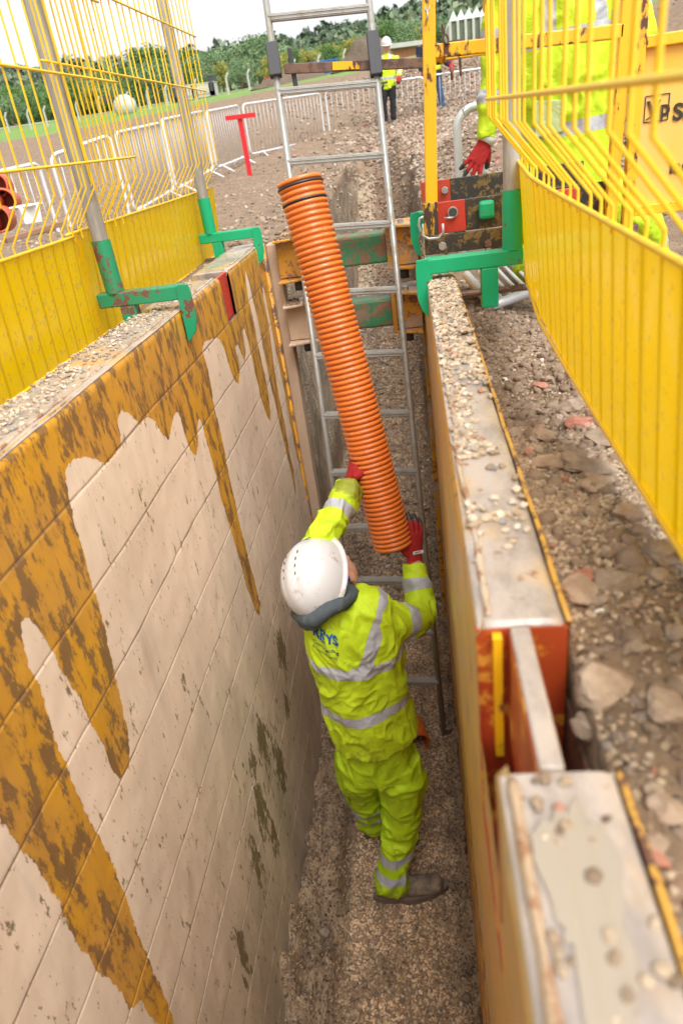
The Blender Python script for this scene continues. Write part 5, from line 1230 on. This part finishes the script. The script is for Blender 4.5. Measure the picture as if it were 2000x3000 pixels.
# ------------------------------------------------------------------ barriers
def corner_path(A, B, h, rad=.09, n=6):
    """rounded rectangle with top corners A, B, dropping by h"""
    A, B = Vector(A), Vector(B); ex = (B-A); W = ex.length; ex.normalize(); ez = Vector((0, 0, -1)); pts = []
    for cx, cz, a0 in ((rad, rad, 180), (W-rad, rad, 270), (W-rad, h-rad, 0), (rad, h-rad, 90)):
        for k in range(n+1):
            a = R(a0+90*k/n); pts.append(A+ex*(cx+rad*math.cos(a))+ez*(cz+rad*math.sin(a)))
    return pts, ex, W
def barrier(label, A, B, h=.95, gnd=None, r=.022, group='galvanised crowd barriers around the site'):
    A, B = Vector(A), Vector(B); mid = (A+B)/2
    e = empty('crowd_barrier', (mid.x, mid.y, mid.z-h-.1), label, 'barrier', group)
    pts, ex, W = corner_path(A, B, h); 
    MB().tube(pts, r, 8, False, closed=True).build('frame', M['white_galv'], e, True)
    n = max(8, int(W/.125)); m_ = MB()
    for i in range(1, n):
        p = A.lerp(B, i/n); m_.cyl(p+Vector((0, 0, -.01)), p+Vector((0, 0, -h+.01)), r*.32, 6)
    m_.build('bars', M['bar_galv'], e, True)
    side = Vector((-ex.y, ex.x, 0)).normalized()
    for u in (.14, .86):
        p = A.lerp(B, u)+Vector((0, 0, -h)); m_ = MB()
        for s_ in (-1, 1): m_.cyl(p+Vector((0, 0, .02)), p+side*s_*.28+ex*(.06*s_)+Vector((0, 0, -.13)), r*.8, 8)
        m_.build('foot', M['white_galv'], e, True)
    return e
def solve(top, bot, h):
    a = at(*top, y=1.0); b = at(*bot, y=1.0); y = h/(a.z-b.z); return at(*top, y=y)
BARS = [('first crowd barrier from the left edge, seen through the near yellow mesh', (-120, 530), (-40, 830), (112, 478), (172, 742), .95),
        ('second crowd barrier from the left, just left of the near scaffold post', (147, 457), (205, 708), (322, 395), (372, 640), .95),
        ('third crowd barrier from the left, seen between the two scaffold posts', (338, 390), (383, 622), (466, 361), (505, 556), .95),
        ('fourth crowd barrier from the left, behind the far scaffold post', (473, 352), (508, 556), (592, 326), (620, 495), .95),
        ('fifth crowd barrier from the left, ending beside the red T sign', (604, 327), (632, 492), (697, 309), (714, 459), .95),
        ('crowd barrier directly behind the red T sign and the left ladder rail', (710, 306), (735, 452), (936, 273), (952, 405), .95),
        ('crowd barrier in front of the man in the white helmet', (952, 268), (975, 400), (1240, 225), (1246, 364), .95),
        ('crowd barrier running on behind the yellow access frame', (1256, 222), (1262, 360), (1560, 178), (1560, 312), .95)]
for lab, a, a2, b, b2, h in BARS: barrier(lab, solve(a, a2, h), solve(b, b2, h), h)
barrier('nearest crowd barrier, standing right behind the beam clamp and the kneeling worker', at(1336, 318, y=3.72), Vector((2.2, 4.25, .38)), .80, r=.020)
bl = empty('crowd_barrier', (.45, 2.9, -.2), 'crowd barrier lying flat on the soil behind the right green clamp', 'barrier', 'galvanised crowd barriers around the site')
m_ = MB(); a = at(1440, 895, y=2.55); b = at(1570, 850, y=2.75); m_.tube([a, a.lerp(b, .4), b, b+Vector((.5, .35, .0))], .019, 10); m_.tube([a, a+Vector((-.05, .5, .02))], .019, 10); m_.build('frame', M['white_galv'], bl, True)
m_ = MB(); 
for k in range(5): q = a.lerp(b, .25+.2*k); m_.cyl(q, q+Vector((-.04, .5, .02)), .008, 6)
m_.build('bars', M['white_galv'], bl, True)
# red T board
yT = 1.0/(at(700, 339, y=1).z-at(737, 537, y=1).z)*1.12
tt = empty('profile_board', tuple(at(737, 537, y=yT)), 'red painted wooden T shaped profile board standing in the soil in front of the barriers', 'board')
MB().bar(at(737, 540, y=yT)+Vector((0, 0, -.1)), at(702, 342, y=yT), .085, .03, up=(0, 1, 0)).build('stake', M['redsign'], tt, bevel=.003)
MB().bar(at(660, 347, y=yT-.03), at(748, 336, y=yT-.03), .075, .028, up=(0, 1, 0)).build('cross_board', M['redsign'], tt, bevel=.003)
# clay coloured pipes and a bucket at the left edge
k = 0
for px, py, r_ in ((8, 545, .085), (30, 590, .085), (-20, 590, .09), (12, 640, .09), (-30, 650, .09)):
    p = at(px, py, y=5.6-k*.12); c_ = MB(); n = 24; dv = Vector((.35, -1, .05)).normalized()
    e = empty('clay_pipe_socket', tuple(p), ('orange red pipe collar topmost in the small heap at the left edge', 'orange red pipe collar on the right of the small heap at the left edge', 'orange red pipe collar on the left of the small heap', 'orange red pipe collar at the bottom of the small heap at the left edge', 'orange red pipe collar lowest and farthest left in the small heap')[k], 'pipe fitting', 'pipe fittings heaped at the left edge')
    c_.tube([p, p+dv*.26], [r_, r_*1.0], n, False); c_.tube([p, p+dv*.26], [r_*.86, r_*.86], n, False); c_.tube([p+dv*.25, p+dv*.262], [r_*1.08, r_*1.08], n, False)
    ring = []
    o = c_.build('pipe_wall', M['terracotta'], e, True); k += 1
    an_ = 0
    rr_ = MB(); u_ = dv.cross(Vector((0, 0, 1))).normalized(); w2 = dv.cross(u_); rr_.tube([p+dv*.26+(u_*math.cos(a)+w2*math.sin(a))*r_*.95 for a in [i/24*6.283 for i in range(24)]], r_*.10, 8, False, closed=True); rr_.build('rim', M['terracotta'], e, True)
    rr_ = MB(); rr_.cyl(p+dv*.01, p+dv*.02, r_*.85, n); rr_.build('bore', M['terracotta'], e)
p = at(85, 628, y=5.0); m_ = MB(); m_.tube([p+Vector((0, 0, -.06)), p+Vector((0, 0, .05))], [.085, .10], 4); m_.box(p+Vector((0, 0, .056)), (.17, .17, .014)); o = m_.build('white_tub', M['white'], None, bevel=.006); tag(o, 'small white lidded tub beside the heap of pipe fittings', 'tub')
for px, py, px2, py2, yy_ in ((15, 705, 180, 655, 4.6), (60, 690, 150, 672, 5.0)):
    m_ = MB(); m_.bar(at(px, py, y=yy_), at(px2, py2, y=yy_+.3), .09, .03); o = m_.build('timber_board', M['wood'], None, bevel=.003)
    tag(o, 'longer brown timber board on the soil seen through the near yellow mesh' if px == 15 else 'shorter brown timber board behind the longer one', 'board', 'timber boards on the soil')
# ------------------------------------------------------------------ singled out stones and litter
def stone(label, px, py, dz, r, seed, col=0, sq=(1, .85, .7), mat=None, name='stone'):
    # where the ray meets the ground
    ray = _f*FPX + _r*(px-1000.0) - _u*(py-1500.0); h = _gb.ray_cast(Vector(CAM), Vector(ray).normalized()); p = h[0] if h[0] is not None else at(px, py, z=-.15)
    v = rocks(ICO3, 1, seed, .45)[0]*np.array(sq)*r; v = v+.03*r*fbm(v*30/r*.1, 3, seed)[:, None]
    a = seed*1.3; rot = np.array([[math.cos(a), -math.sin(a), 0], [math.sin(a), math.cos(a), 0], [0, 0, 1]]); v = v@rot.T
    o = raw_obj(name, v+np.array([p.x, p.y, p.z+r*dz])-0*v, ICO3[1], mat or [BIGM, REDM, GREYM][col], None, False)
    tag(o, label, 'stone', 'larger stones beside the right wall' if name == 'stone' else None); return o
def rockm(name, a, b): 
    t = NT(name); n = t.noise(22, 8, .7); t.set(color=t.mix(t.step(n, .35, .65), a, b), rough=.85); t.bump(t.noise(60, 6, .7), .6, .006); return t.m
BIGM = rockm('tan_stone', (.27, .185, .125), (.44, .335, .245)); REDM = rockm('brick_red_stone', (.30, .11, .07), (.40, .2, .14)); GREYM = rockm('grey_stone', (.20, .145, .10), (.33, .25, .18)); WHM = rockm('white_chip', (.6, .58, .53), (.72, .70, .66))
for i, (lab, px, py, dz, r_, c_) in enumerate([
    ('large pale rough boulder beside the red slot of the right wall', 1752, 2010, .25, .030, 0),
    ('brown stone under the large boulder', 1722, 2130, .2, .019, 2),
    ('brown stone above and right of the large boulder', 1850, 1900, .3, .011, 2),
    ('flat tan rock below the foot of the yellow mesh, farthest up the bank', 1590, 1290, .3, .032, 0),
    ('tan stone left of the hollow rock', 1618, 1373, .3, .030, 0),
    ('brown rounded stone between the two tan rocks', 1685, 1372, .3, .032, 2),
    ('hollow grey rock at the foot of the mesh', 1735, 1385, .3, .034, 2),
    ('pale flat rock under the hollow grey rock', 1750, 1435, .2, .030, 0),
    ('dark rock touching the bottom rod of the mesh', 1745, 1300, .4, .032, 2),
    ('grey rock right of the reddish soil', 1672, 1205, .3, .028, 2),
    ('reddish brick lump in the soil', 1582, 1140, .3, .022, 1),
    ('reddish rounded lump near the mesh', 1690, 1250, .3, .024, 1),
    ('small orange brick chip', 1548, 1333, .3, .012, 1),
    ('grey stone beside the steel top near the clamp', 1555, 1205, .3, .022, 2),
    ('tan stone on the pale gravel by the mesh', 1840, 1515, .3, .024, 0),
    ('brown clod near the right edge above the boulder', 1920, 1640, .3, .026, 2),
    ('pink stone in the soil below the mesh', 1715, 1700, .3, .018, 1),
    ('tan stone left of the pink stone', 1690, 1745, .3, .022, 0),
    ('grey stone on the soil right of the pink stone', 1790, 1720, .3, .022, 2),
    ('brown stone low on the right edge', 1905, 2500, .3, .015, 2),
    ('pink stone low beside the near steel top', 1915, 2520, .3, .011, 1),
    ('tan stone right of the near steel top', 1955, 2380, .3, .014, 0),
    ('large brown clod at the right edge', 1950, 2100, .3, .022, 0)]):
    stone(lab, px, py, dz, r_, 100+i, c_)
for lab, px, py, r_ in (('white chip of china on the soil near the clamp', 1478, 1115, .013), ('white pebble below the tan rocks', 1570, 1365, .012), ('small white chip near the large boulder', 1757, 1793, .006)):
    stone(lab, px, py, .3, r_, int(px), 0, (1, .55, .35), WHM, 'white_chip')
for i, (px, py, r_) in enumerate([(1285, 1612, .028), (1285, 1650, .034), (1292, 1675, .026), (1275, 1580, .034), (1155, 1238, .04), (1138, 1620, .024), (1165, 1665, .03), (1245, 1275, .03)]):
    ray = _f*FPX + _r*(px-1000.0) - _u*(py-1500.0); p = at(px, py, z=FLOOR+.03)
    v = rocks(ICO2, 1, 300+i, .4)[0]*r_; o = raw_obj('stone', v+np.array(p), ICO2[1], [REDM, GREYM, BIGM, GREYM, GREYM, BIGM, GREYM, BIGM][i], None, False)
    tag(o, ['reddish stone beside the right glove on the trench floor', 'grey stone cluster piece under the reddish stone', 'small tan stone lowest beside the right ladder rail', 'grey stone above the reddish stone on the trench floor', 'grey stone far up the trench floor between the ladder rails', 'tan stone under the end of the orange pipe', 'grey stone below the end of the orange pipe', 'tan stone near the right wall far up the trench floor'][i], 'stone', 'stones on the trench floor')
# muddy lumps along the foot of both walls
cl = [(.0+rg.uniform(-.03, .04), rg.uniform(.9, 3.3)) for _ in range(10)]+[(-.60+rg.uniform(-.06, .08), rg.uniform(.95, 3.2)) for _ in range(14)]
P = np.array([(a, b, FLOOR+.035) for a, b in cl]); CLOD = rockm('wet_mud_clod', (.13, .09, .065), (.25, .18, .13))
o = scatter('mud_clods', P, rg.uniform(.012, .03, len(P)), ICO3, V3, CLOD, seed=77, smooth=True, sink=.45); tag(o, 'wet lumps of mud along the foot of both trench walls', None, None, 'stuff')
n = 3200; P = np.stack([rg.uniform(.14, .5, n), rg.uniform(.2, 3., n), np.zeros(n)], -1); P[:, 2] = [drop(a, b) for a, b in P[:, :2]]
o = scatter('soil_clods', P, (.003+.016*rg.uniform(0, 1, n)**4), ICO2, V2, rockm('dry_soil_clod', (.17, .115, .075), (.27, .20, .14)), seed=78, smooth=True, sink=.4); tag(o, 'crumbs of brown soil beside the right wall', None, None, 'stuff')
# dark tape / offcut in the distance
# ------------------------------------------------------------------ far things
def gz(x, y): return drop(x, y, 60.)
def on_ground(px, D): 
    p = at(px, 200, y=D); return Vector((p.x, D, gz(p.x, D)))
ORD = ['first', 'second', 'third', 'fourth', 'fifth', 'sixth', 'seventh', 'eighth', 'ninth', 'tenth', 'eleventh', 'twelfth', 'thirteenth', 'fourteenth', 'fifteenth', 'sixteenth', 'seventeenth', 'eighteenth', 'nineteenth', 'twentieth', 'twenty-first', 'twenty-second', 'twenty-third', 'twenty-fourth', 'twenty-fifth', 'twenty-sixth', 'twenty-seventh', 'twenty-eighth', 'twenty-ninth', 'thirtieth']
# concrete fence posts with cranked tops
for i, px in enumerate((-30, 40, 92, 138, 193, 262, 350, 413, 470, 560, 657, 722, 792, 860, 934, 1010)):
    p = on_ground(px, 52.); e = empty('fence_post', tuple(p), ORD[i]+' cranked concrete fence post from the left, along the far edge of the site', 'post', 'concrete fence posts along the field')
    MB().bar(p+Vector((0, 0, -.2)), p+Vector((0, 0, .95)), .10, .10, up=(0, 1, 0)).build('shaft', M['concrete'], e)
    MB().bar(p+Vector((0, 0, .92)), p+Vector((.18, 0, 1.2)), .10, .12, up=(0, 1, 0)).build('cranked_top', M['concrete'], e)
m_ = MB()
# pale path across the field
V = []; F = []
pxs = np.linspace(-200, 1100, 40)
for i, px in enumerate(pxs):
    for D_ in (70., 73.5):
        q = on_ground(px, D_); V.append((q.x, q.y, q.z+.04))
pth = grid_obj('path', np.array(V), 40, 2, M['concrete'], None, True); tag(pth, kind='structure')
# trees
def tree_proto(seed, h, wd, leafmats):
    g_ = np.random.default_rng(seed); root = bpy.data.objects.new('tree', None); COL.objects.link(root)
    m_ = MB(); th = h*.26
    m_.tube([(0, 0, -.3), (.05, 0, th*.6), (.0, .05, th*1.4), (.1, 0, h*.7)], [h*.035, h*.026, h*.02, h*.006], 8)
    lobes = []
    for k in range(16):
        a = g_.uniform(0, 6.28); rr = wd*.5*g_.uniform(.1, .72); z = h*g_.uniform(.24, .80); lobes.append((rr*math.cos(a), rr*math.sin(a), z, wd*g_.uniform(.17, .29)))
        m_.tube([(0, 0, th*g_.uniform(.7, 1.5)), (rr*.5*math.cos(a), rr*.5*math.sin(a), z*.75), (rr*math.cos(a), rr*math.sin(a), z)], [h*.013, h*.009, h*.003], 5)
    m_.build('trunk', M['wood'], root, True)
    n = 5200; L = np.array(lobes)[g_.integers(0, len(lobes), n)]; d = g_.normal(size=(n, 3)); d /= np.linalg.norm(d, axis=1)[:, None]
    r_ = g_.power(2.6, n)*L[:, 3]*(1+.35*fbm(d*2+L[:, :3], 2, seed)); C_ = L[:, :3]+d*r_[:, None]*np.array([1, 1, .85]); 
    s_ = g_.uniform(.09, .2, n)*h/7.5; u = g_.normal(size=(n, 3)); u /= np.linalg.norm(u, axis=1)[:, None]; v = np.cross(u, g_.normal(size=(n, 3))); v /= np.linalg.norm(v, axis=1)[:, None]
    V = np.stack([C_-u*s_[:, None], C_+v*s_[:, None]*.7, C_+u*s_[:, None], C_-v*s_[:, None]*.7], 1).reshape(-1, 3); F = np.arange(n*4).reshape(n, 4)
    raw_obj('crown', V, F, leafmats, root, False, {'rnd': np.repeat(g_.uniform(0, 1, n)*.5+.5*np.clip(fbm(C_*.8, 2, seed)+.5, 0, 1), 4)})
    return root
def leafm(name, a, b, c):
    t = NT(name); t.set(color=t.ramp(t.attr('rnd'), [(0, tuple(x*1.6 for x in a)), (.5, tuple(x*1.75 for x in b)), (1, tuple(x*1.6 for x in c))]), rough=.8, spec=.2); return t.m  # colours scaled up: paleness of haze put into the leaves
LM = [leafm('dark_green_leaves', (.035, .07, .02), (.07, .125, .04), (.12, .18, .06)), leafm('grey_green_leaves', (.06, .10, .05), (.10, .15, .075), (.17, .22, .11)), leafm('autumn_leaves', (.11, .13, .03), (.19, .19, .05), (.33, .22, .06))]
protos = [tree_proto(1, 8, 7.2, LM[0]), tree_proto(2, 8, 7.8, LM[1]), tree_proto(3, 8, 7., LM[2]), tree_proto(4, 8, 6.6, LM[0]), tree_proto(5, 8, 8.2, LM[1])]
KN = ['dense dark green tree', 'rounded grey green tree', 'yellowing autumn tree', 'narrow dark green tree', 'broad grey green tree']
TR = [(-60, 262, 0), (-10, 258, 3), (40, 250, 0), (85, 246, 1), (125, 243, 0), (165, 236, 3), (205, 226, 0), (245, 214, 4), (285, 206, 0), (325, 200, 1), (365, 195, 3), (400, 180, 0), (440, 142, 3), (495, 128, 0), (545, 150, 0), (600, 152, 1), (645, 140, 4), (700, 138, 1), (755, 100, 1), (800, 128, 4), (860, 140, 2), (915, 132, 4), (970, 118, 2), (1035, 102, 2), (1085, 84, 4), (1130, 58, 0), (1185, 55, 4), (1235, 62, 2), (1290, 50, 1), (1330, 34, 0)]
used = set(); TR = [(a, b, c, 0) for a, b, c in TR]+[(a+21, b-(2 if a < 400 else 0), (c*2+1) % 5, 1) for a, b, c in TR if not 395 < a < 560 and a < 1200]+[(a, b+34, (c+3) % 5, 2) for a, b, c in TR if a < 1000]
cnt = {0: 0, 1: 0, 2: 0}
for i, (px, top, kd, row) in enumerate(TR):
    j = cnt[row]; cnt[row] += 1
    D_ = 88+5*math.sin(i*2.4)+(6 if px > 800 else 0)+(0, 16, -9)[row]; b = on_ground(px, D_)
    tz = at(px, top, y=D_).z; s_ = max(.35, (tz-b.z)/7.4)
    o = protos[kd] if kd not in used else copy_tree(protos[kd]); used.add(kd)
    o.location = b; o.scale = (s_*(1.25 if px < 900 else .95), s_*.9, s_); o.rotation_euler = (0, 0, i*1.7)
    tag(o, '%s, %s from the left in the %s row beyond the field' % (KN[kd], ORD[j], ('middle', 'rear', 'front')[row]), 'tree', 'trees beyond the field')
# second row of bushes in the hedge line
hb = tree_proto(9, 3, 5.5, LM[0]); first = True
for i, px in enumerate(range(-80, 420, 50)):
    b = on_ground(px, 80.); o = hb if first else copy_tree(hb); first = False; o.location = b+Vector((0, 0, -.6)); o.rotation_euler = (0, 0, i*2.1); o.scale = (1.2, 1, 1+.2*math.sin(i)); o.name = 'hedge_bush'
    tag(o, 'low dark hedge bush, %s from the left under the row of trees' % ORD[i], 'bush', 'hedge bushes under the trees')
# storage tank, concrete blocks, containers, skips
p = on_ground(340, 48.); e = empty('storage_tank', tuple(p), 'weathered pale domed tank standing on the field behind the near scaffold post', 'tank'); rr_ = .80
V, F = ICO3; m_ = MB(); m_.add(V*np.array([1.15, .8, 1.0])*rr_*.8+np.array(p)+np.array([0, 0, .42]), [tuple(q) for q in F]); m_.build('dome', M['concrete'], e, True)
MB().box(p+Vector((-.9, -.2, .9)), (.5, .5, .4)).build('hatch', M['dark'], e)
for i, (px, wd, hh, mt, lab) in enumerate([(508, 1.0, 1.2, 'dark', 'dark box standing on the field left of the concrete blocks'), (535, 1.9, .95, 'concrete', 'left one of the pale concrete blocks on the field'), (588, 1.9, .9, 'concrete', 'right one of the pale concrete blocks on the field'), (614, .5, 1.3, 'dark', 'dark narrow cabinet right of the concrete blocks')]):
    p = on_ground(px, 62.); m_ = MB(); m_.box(p+Vector((0, 0, hh/2)), (wd, 1., hh)); m_.box(p+Vector((0, 0, hh+.03)), (wd*1.04, 1.04, .06)); m_.box(p+Vector((0, -.52, hh*.5)), (wd*.5, .05, hh*.5)); o = m_.build('concrete_block' if mt == 'concrete' else 'cabinet', M[mt], None, bevel=.03); tag(o, lab, 'block' if mt == 'concrete' else 'cabinet')
def container(lab, px0, px1, pyt, pyb, D_, mt, name='container'):
    a = at(px0, pyb, y=D_); b = at(px1, pyb, y=D_); tz = at((px0+px1)/2, pyt, y=D_).z; bz = at((px0+px1)/2, pyb, y=D_).z-.3; W = b.x-a.x; h = tz-bz; c = Vector(((a.x+b.x)/2, D_, bz))
    e = empty(name, tuple(c), lab, 'container'); m_ = MB(); m_.box(c+Vector((0, 0, h/2)), (W, 2.4, h))
    for k in range(int(W/.3)+1): m_.box(c+Vector((-W/2+.15+k*.3, -1.22, h/2)), (.12, .06, h*.9))
    m_.build('body', M[mt], e); m_ = MB(); 
    for zz in (.06, h-.06): m_.box(c+Vector((0, -1.24, zz)), (W*1.01, .1, .14))
    for xx in (-W/2, W/2): m_.box(c+Vector((xx, -1.24, h/2)), (.16, .12, h))
    m_.build('frame', M[mt], e); return e
container('blue container, left one of the pair beyond the field', 916, 952, 182, 234, 80., 'bluecont'); container('blue container, right one of the pair beyond the field', 955, 995, 176, 230, 81., 'bluecont')
container('dark red skip right of the blue containers', 1003, 1040, 205, 228, 76., 'redcont', 'skip'); container('dark red box behind the left ladder rail at the field edge', 793, 846, 226, 284, 60., 'redcont', 'skip')
# dark rubble bund behind the barriers
def heap(name, px, py, D_, w_, h_, lab, seed):
    p = on_ground(px, D_); g_ = np.random.default_rng(seed); n = 50; xs = np.linspace(-1, 1, n); X, Y = np.meshgrid(xs, xs, indexing='ij'); r_ = np.clip(1-np.hypot(X, Y), 0, 1)
    V = np.stack([X.ravel()*w_, Y.ravel()*w_*.4, (r_**.8*h_).ravel()], -1); V[:, 2] += fbm(V*1.3, 5, seed)*.3*h_*(r_.ravel() > 0)-.1; V += np.array(p)
    o = grid_obj(name, V, n, n, DARKSOIL, None, True); tag(o, lab, 'heap'); return o
DARKSOIL = rockm('dark_turned_soil', (.07, .05, .035), (.17, .12, .085))
heap('soil_heap', 850, 262, 42, 2.2, .7, 'low dark soil heap at the far edge of the site behind the ladder', 5)
heap('soil_heap', 1075, 190, 40, 1.8, 1.5, 'brown soil heap left of the man in the white helmet', 6)
# brick building with a grey roof edge
def at_box(px0, px1, pyt, pyb, D_): return at(px0, pyb, y=D_), at(px1, pyb, y=D_), at((px0+px1)/2, pyt, y=D_).z
a, b, tz = at_box(1068, 1240, 140, 215, 46.); c = (a+b)/2; W = (b.x-a.x)/2+.4
e = empty('brick_building', (c.x, 50, c.z-1), 'low red brick building with a grey roof edge behind the man in the white helmet', 'building')
zl = at(1150, 148, y=46).z; zr2 = at(1235, 132, y=46).z; zl0 = at(1070, 162, y=46).z
m_ = MB(); m_.prism([(at(1072, 160, y=46).x, c.z-2), (at(1236, 160, y=46).x, c.z-2), (at(1236, 130, y=46).x, zr2), (at(1072, 160, y=46).x, zl0+.15)], (0, 46, 0), (1, 0, 0), (0, 0, 1), (0, 1, 0), 8); m_.build('wall', M['brick'], e)
MB().bar(Vector((at(1068, 160, y=46).x, 45.9, zl0+.25)), Vector((at(1240, 130, y=46).x, 45.9, zr2+.1)), .5, .22).build('roof_edge', M['concrete'], e)
# hall with a folded roof
D_ = 62.; a, b, tz = at_box(1318, 1560, 60, 150, D_); e = empty('folded_roof_hall', ((a.x+b.x)/2, D_, a.z-2), 'pale hall with a folded zigzag roof and tall windows above brick panels', 'building')
x0 = at(1318, 100, y=D_).x; bay = (at(1394, 60, y=D_).x-x0)/3.4; zb_ = a.z-3; zt_ = at(1330, 62, y=D_).z; zp = at(1350, 42, y=D_).z+.3
nb_ = 9; m_ = MB(); m_.box((x0+nb_*bay/2, D_+4, (zb_+zt_)/2), (nb_*bay, 8, zt_-zb_)); m_.build('wall', M['concrete'], e)
for k in range(nb_):
    m_ = MB(); m_.prism([(0, 0), (bay, 0), (bay/2, zp-zt_)], (x0+k*bay, D_-.2, zt_), (1, 0, 0), (0, 0, 1), (0, 1, 0), 8.3); m_.build('roof_fold', M['white'], e)
    zm = zb_+(zt_-zb_)*.74
    MB().box((x0+(k+.5)*bay, D_-.04, (zm+zt_)/2), (bay*.72, .1, (zt_-zm)*.9)).build('window', M['glass'], e); MB().box((x0+(k+.5)*bay, D_-.05, (zb_+zm)/2), (bay*.8, .1, zm-zb_)).build('brick_panel', M['brick'], e)
    MB().box((x0+k*bay, D_-.15, (zb_+zt_)/2), (.18, .3, zt_-zb_)).build('pier', M['concrete'], e)
# grey clad shed at the top right
D_ = 42.; p0 = at(1870, 60, y=D_); e = empty('clad_shed', (p0.x+8, D_, p0.z-3), 'large grey corrugated shed beyond the spoil heap at the top right corner', 'building')
m_ = MB(); m_.box((p0.x+8, D_+5, p0.z+1), (16, 10, 8))
for k in range(52): m_.box((p0.x+.15+k*.31, D_-.03, p0.z+1), (.12, .08, 7.9))
m_.build('cladding', M['cladding'], e)
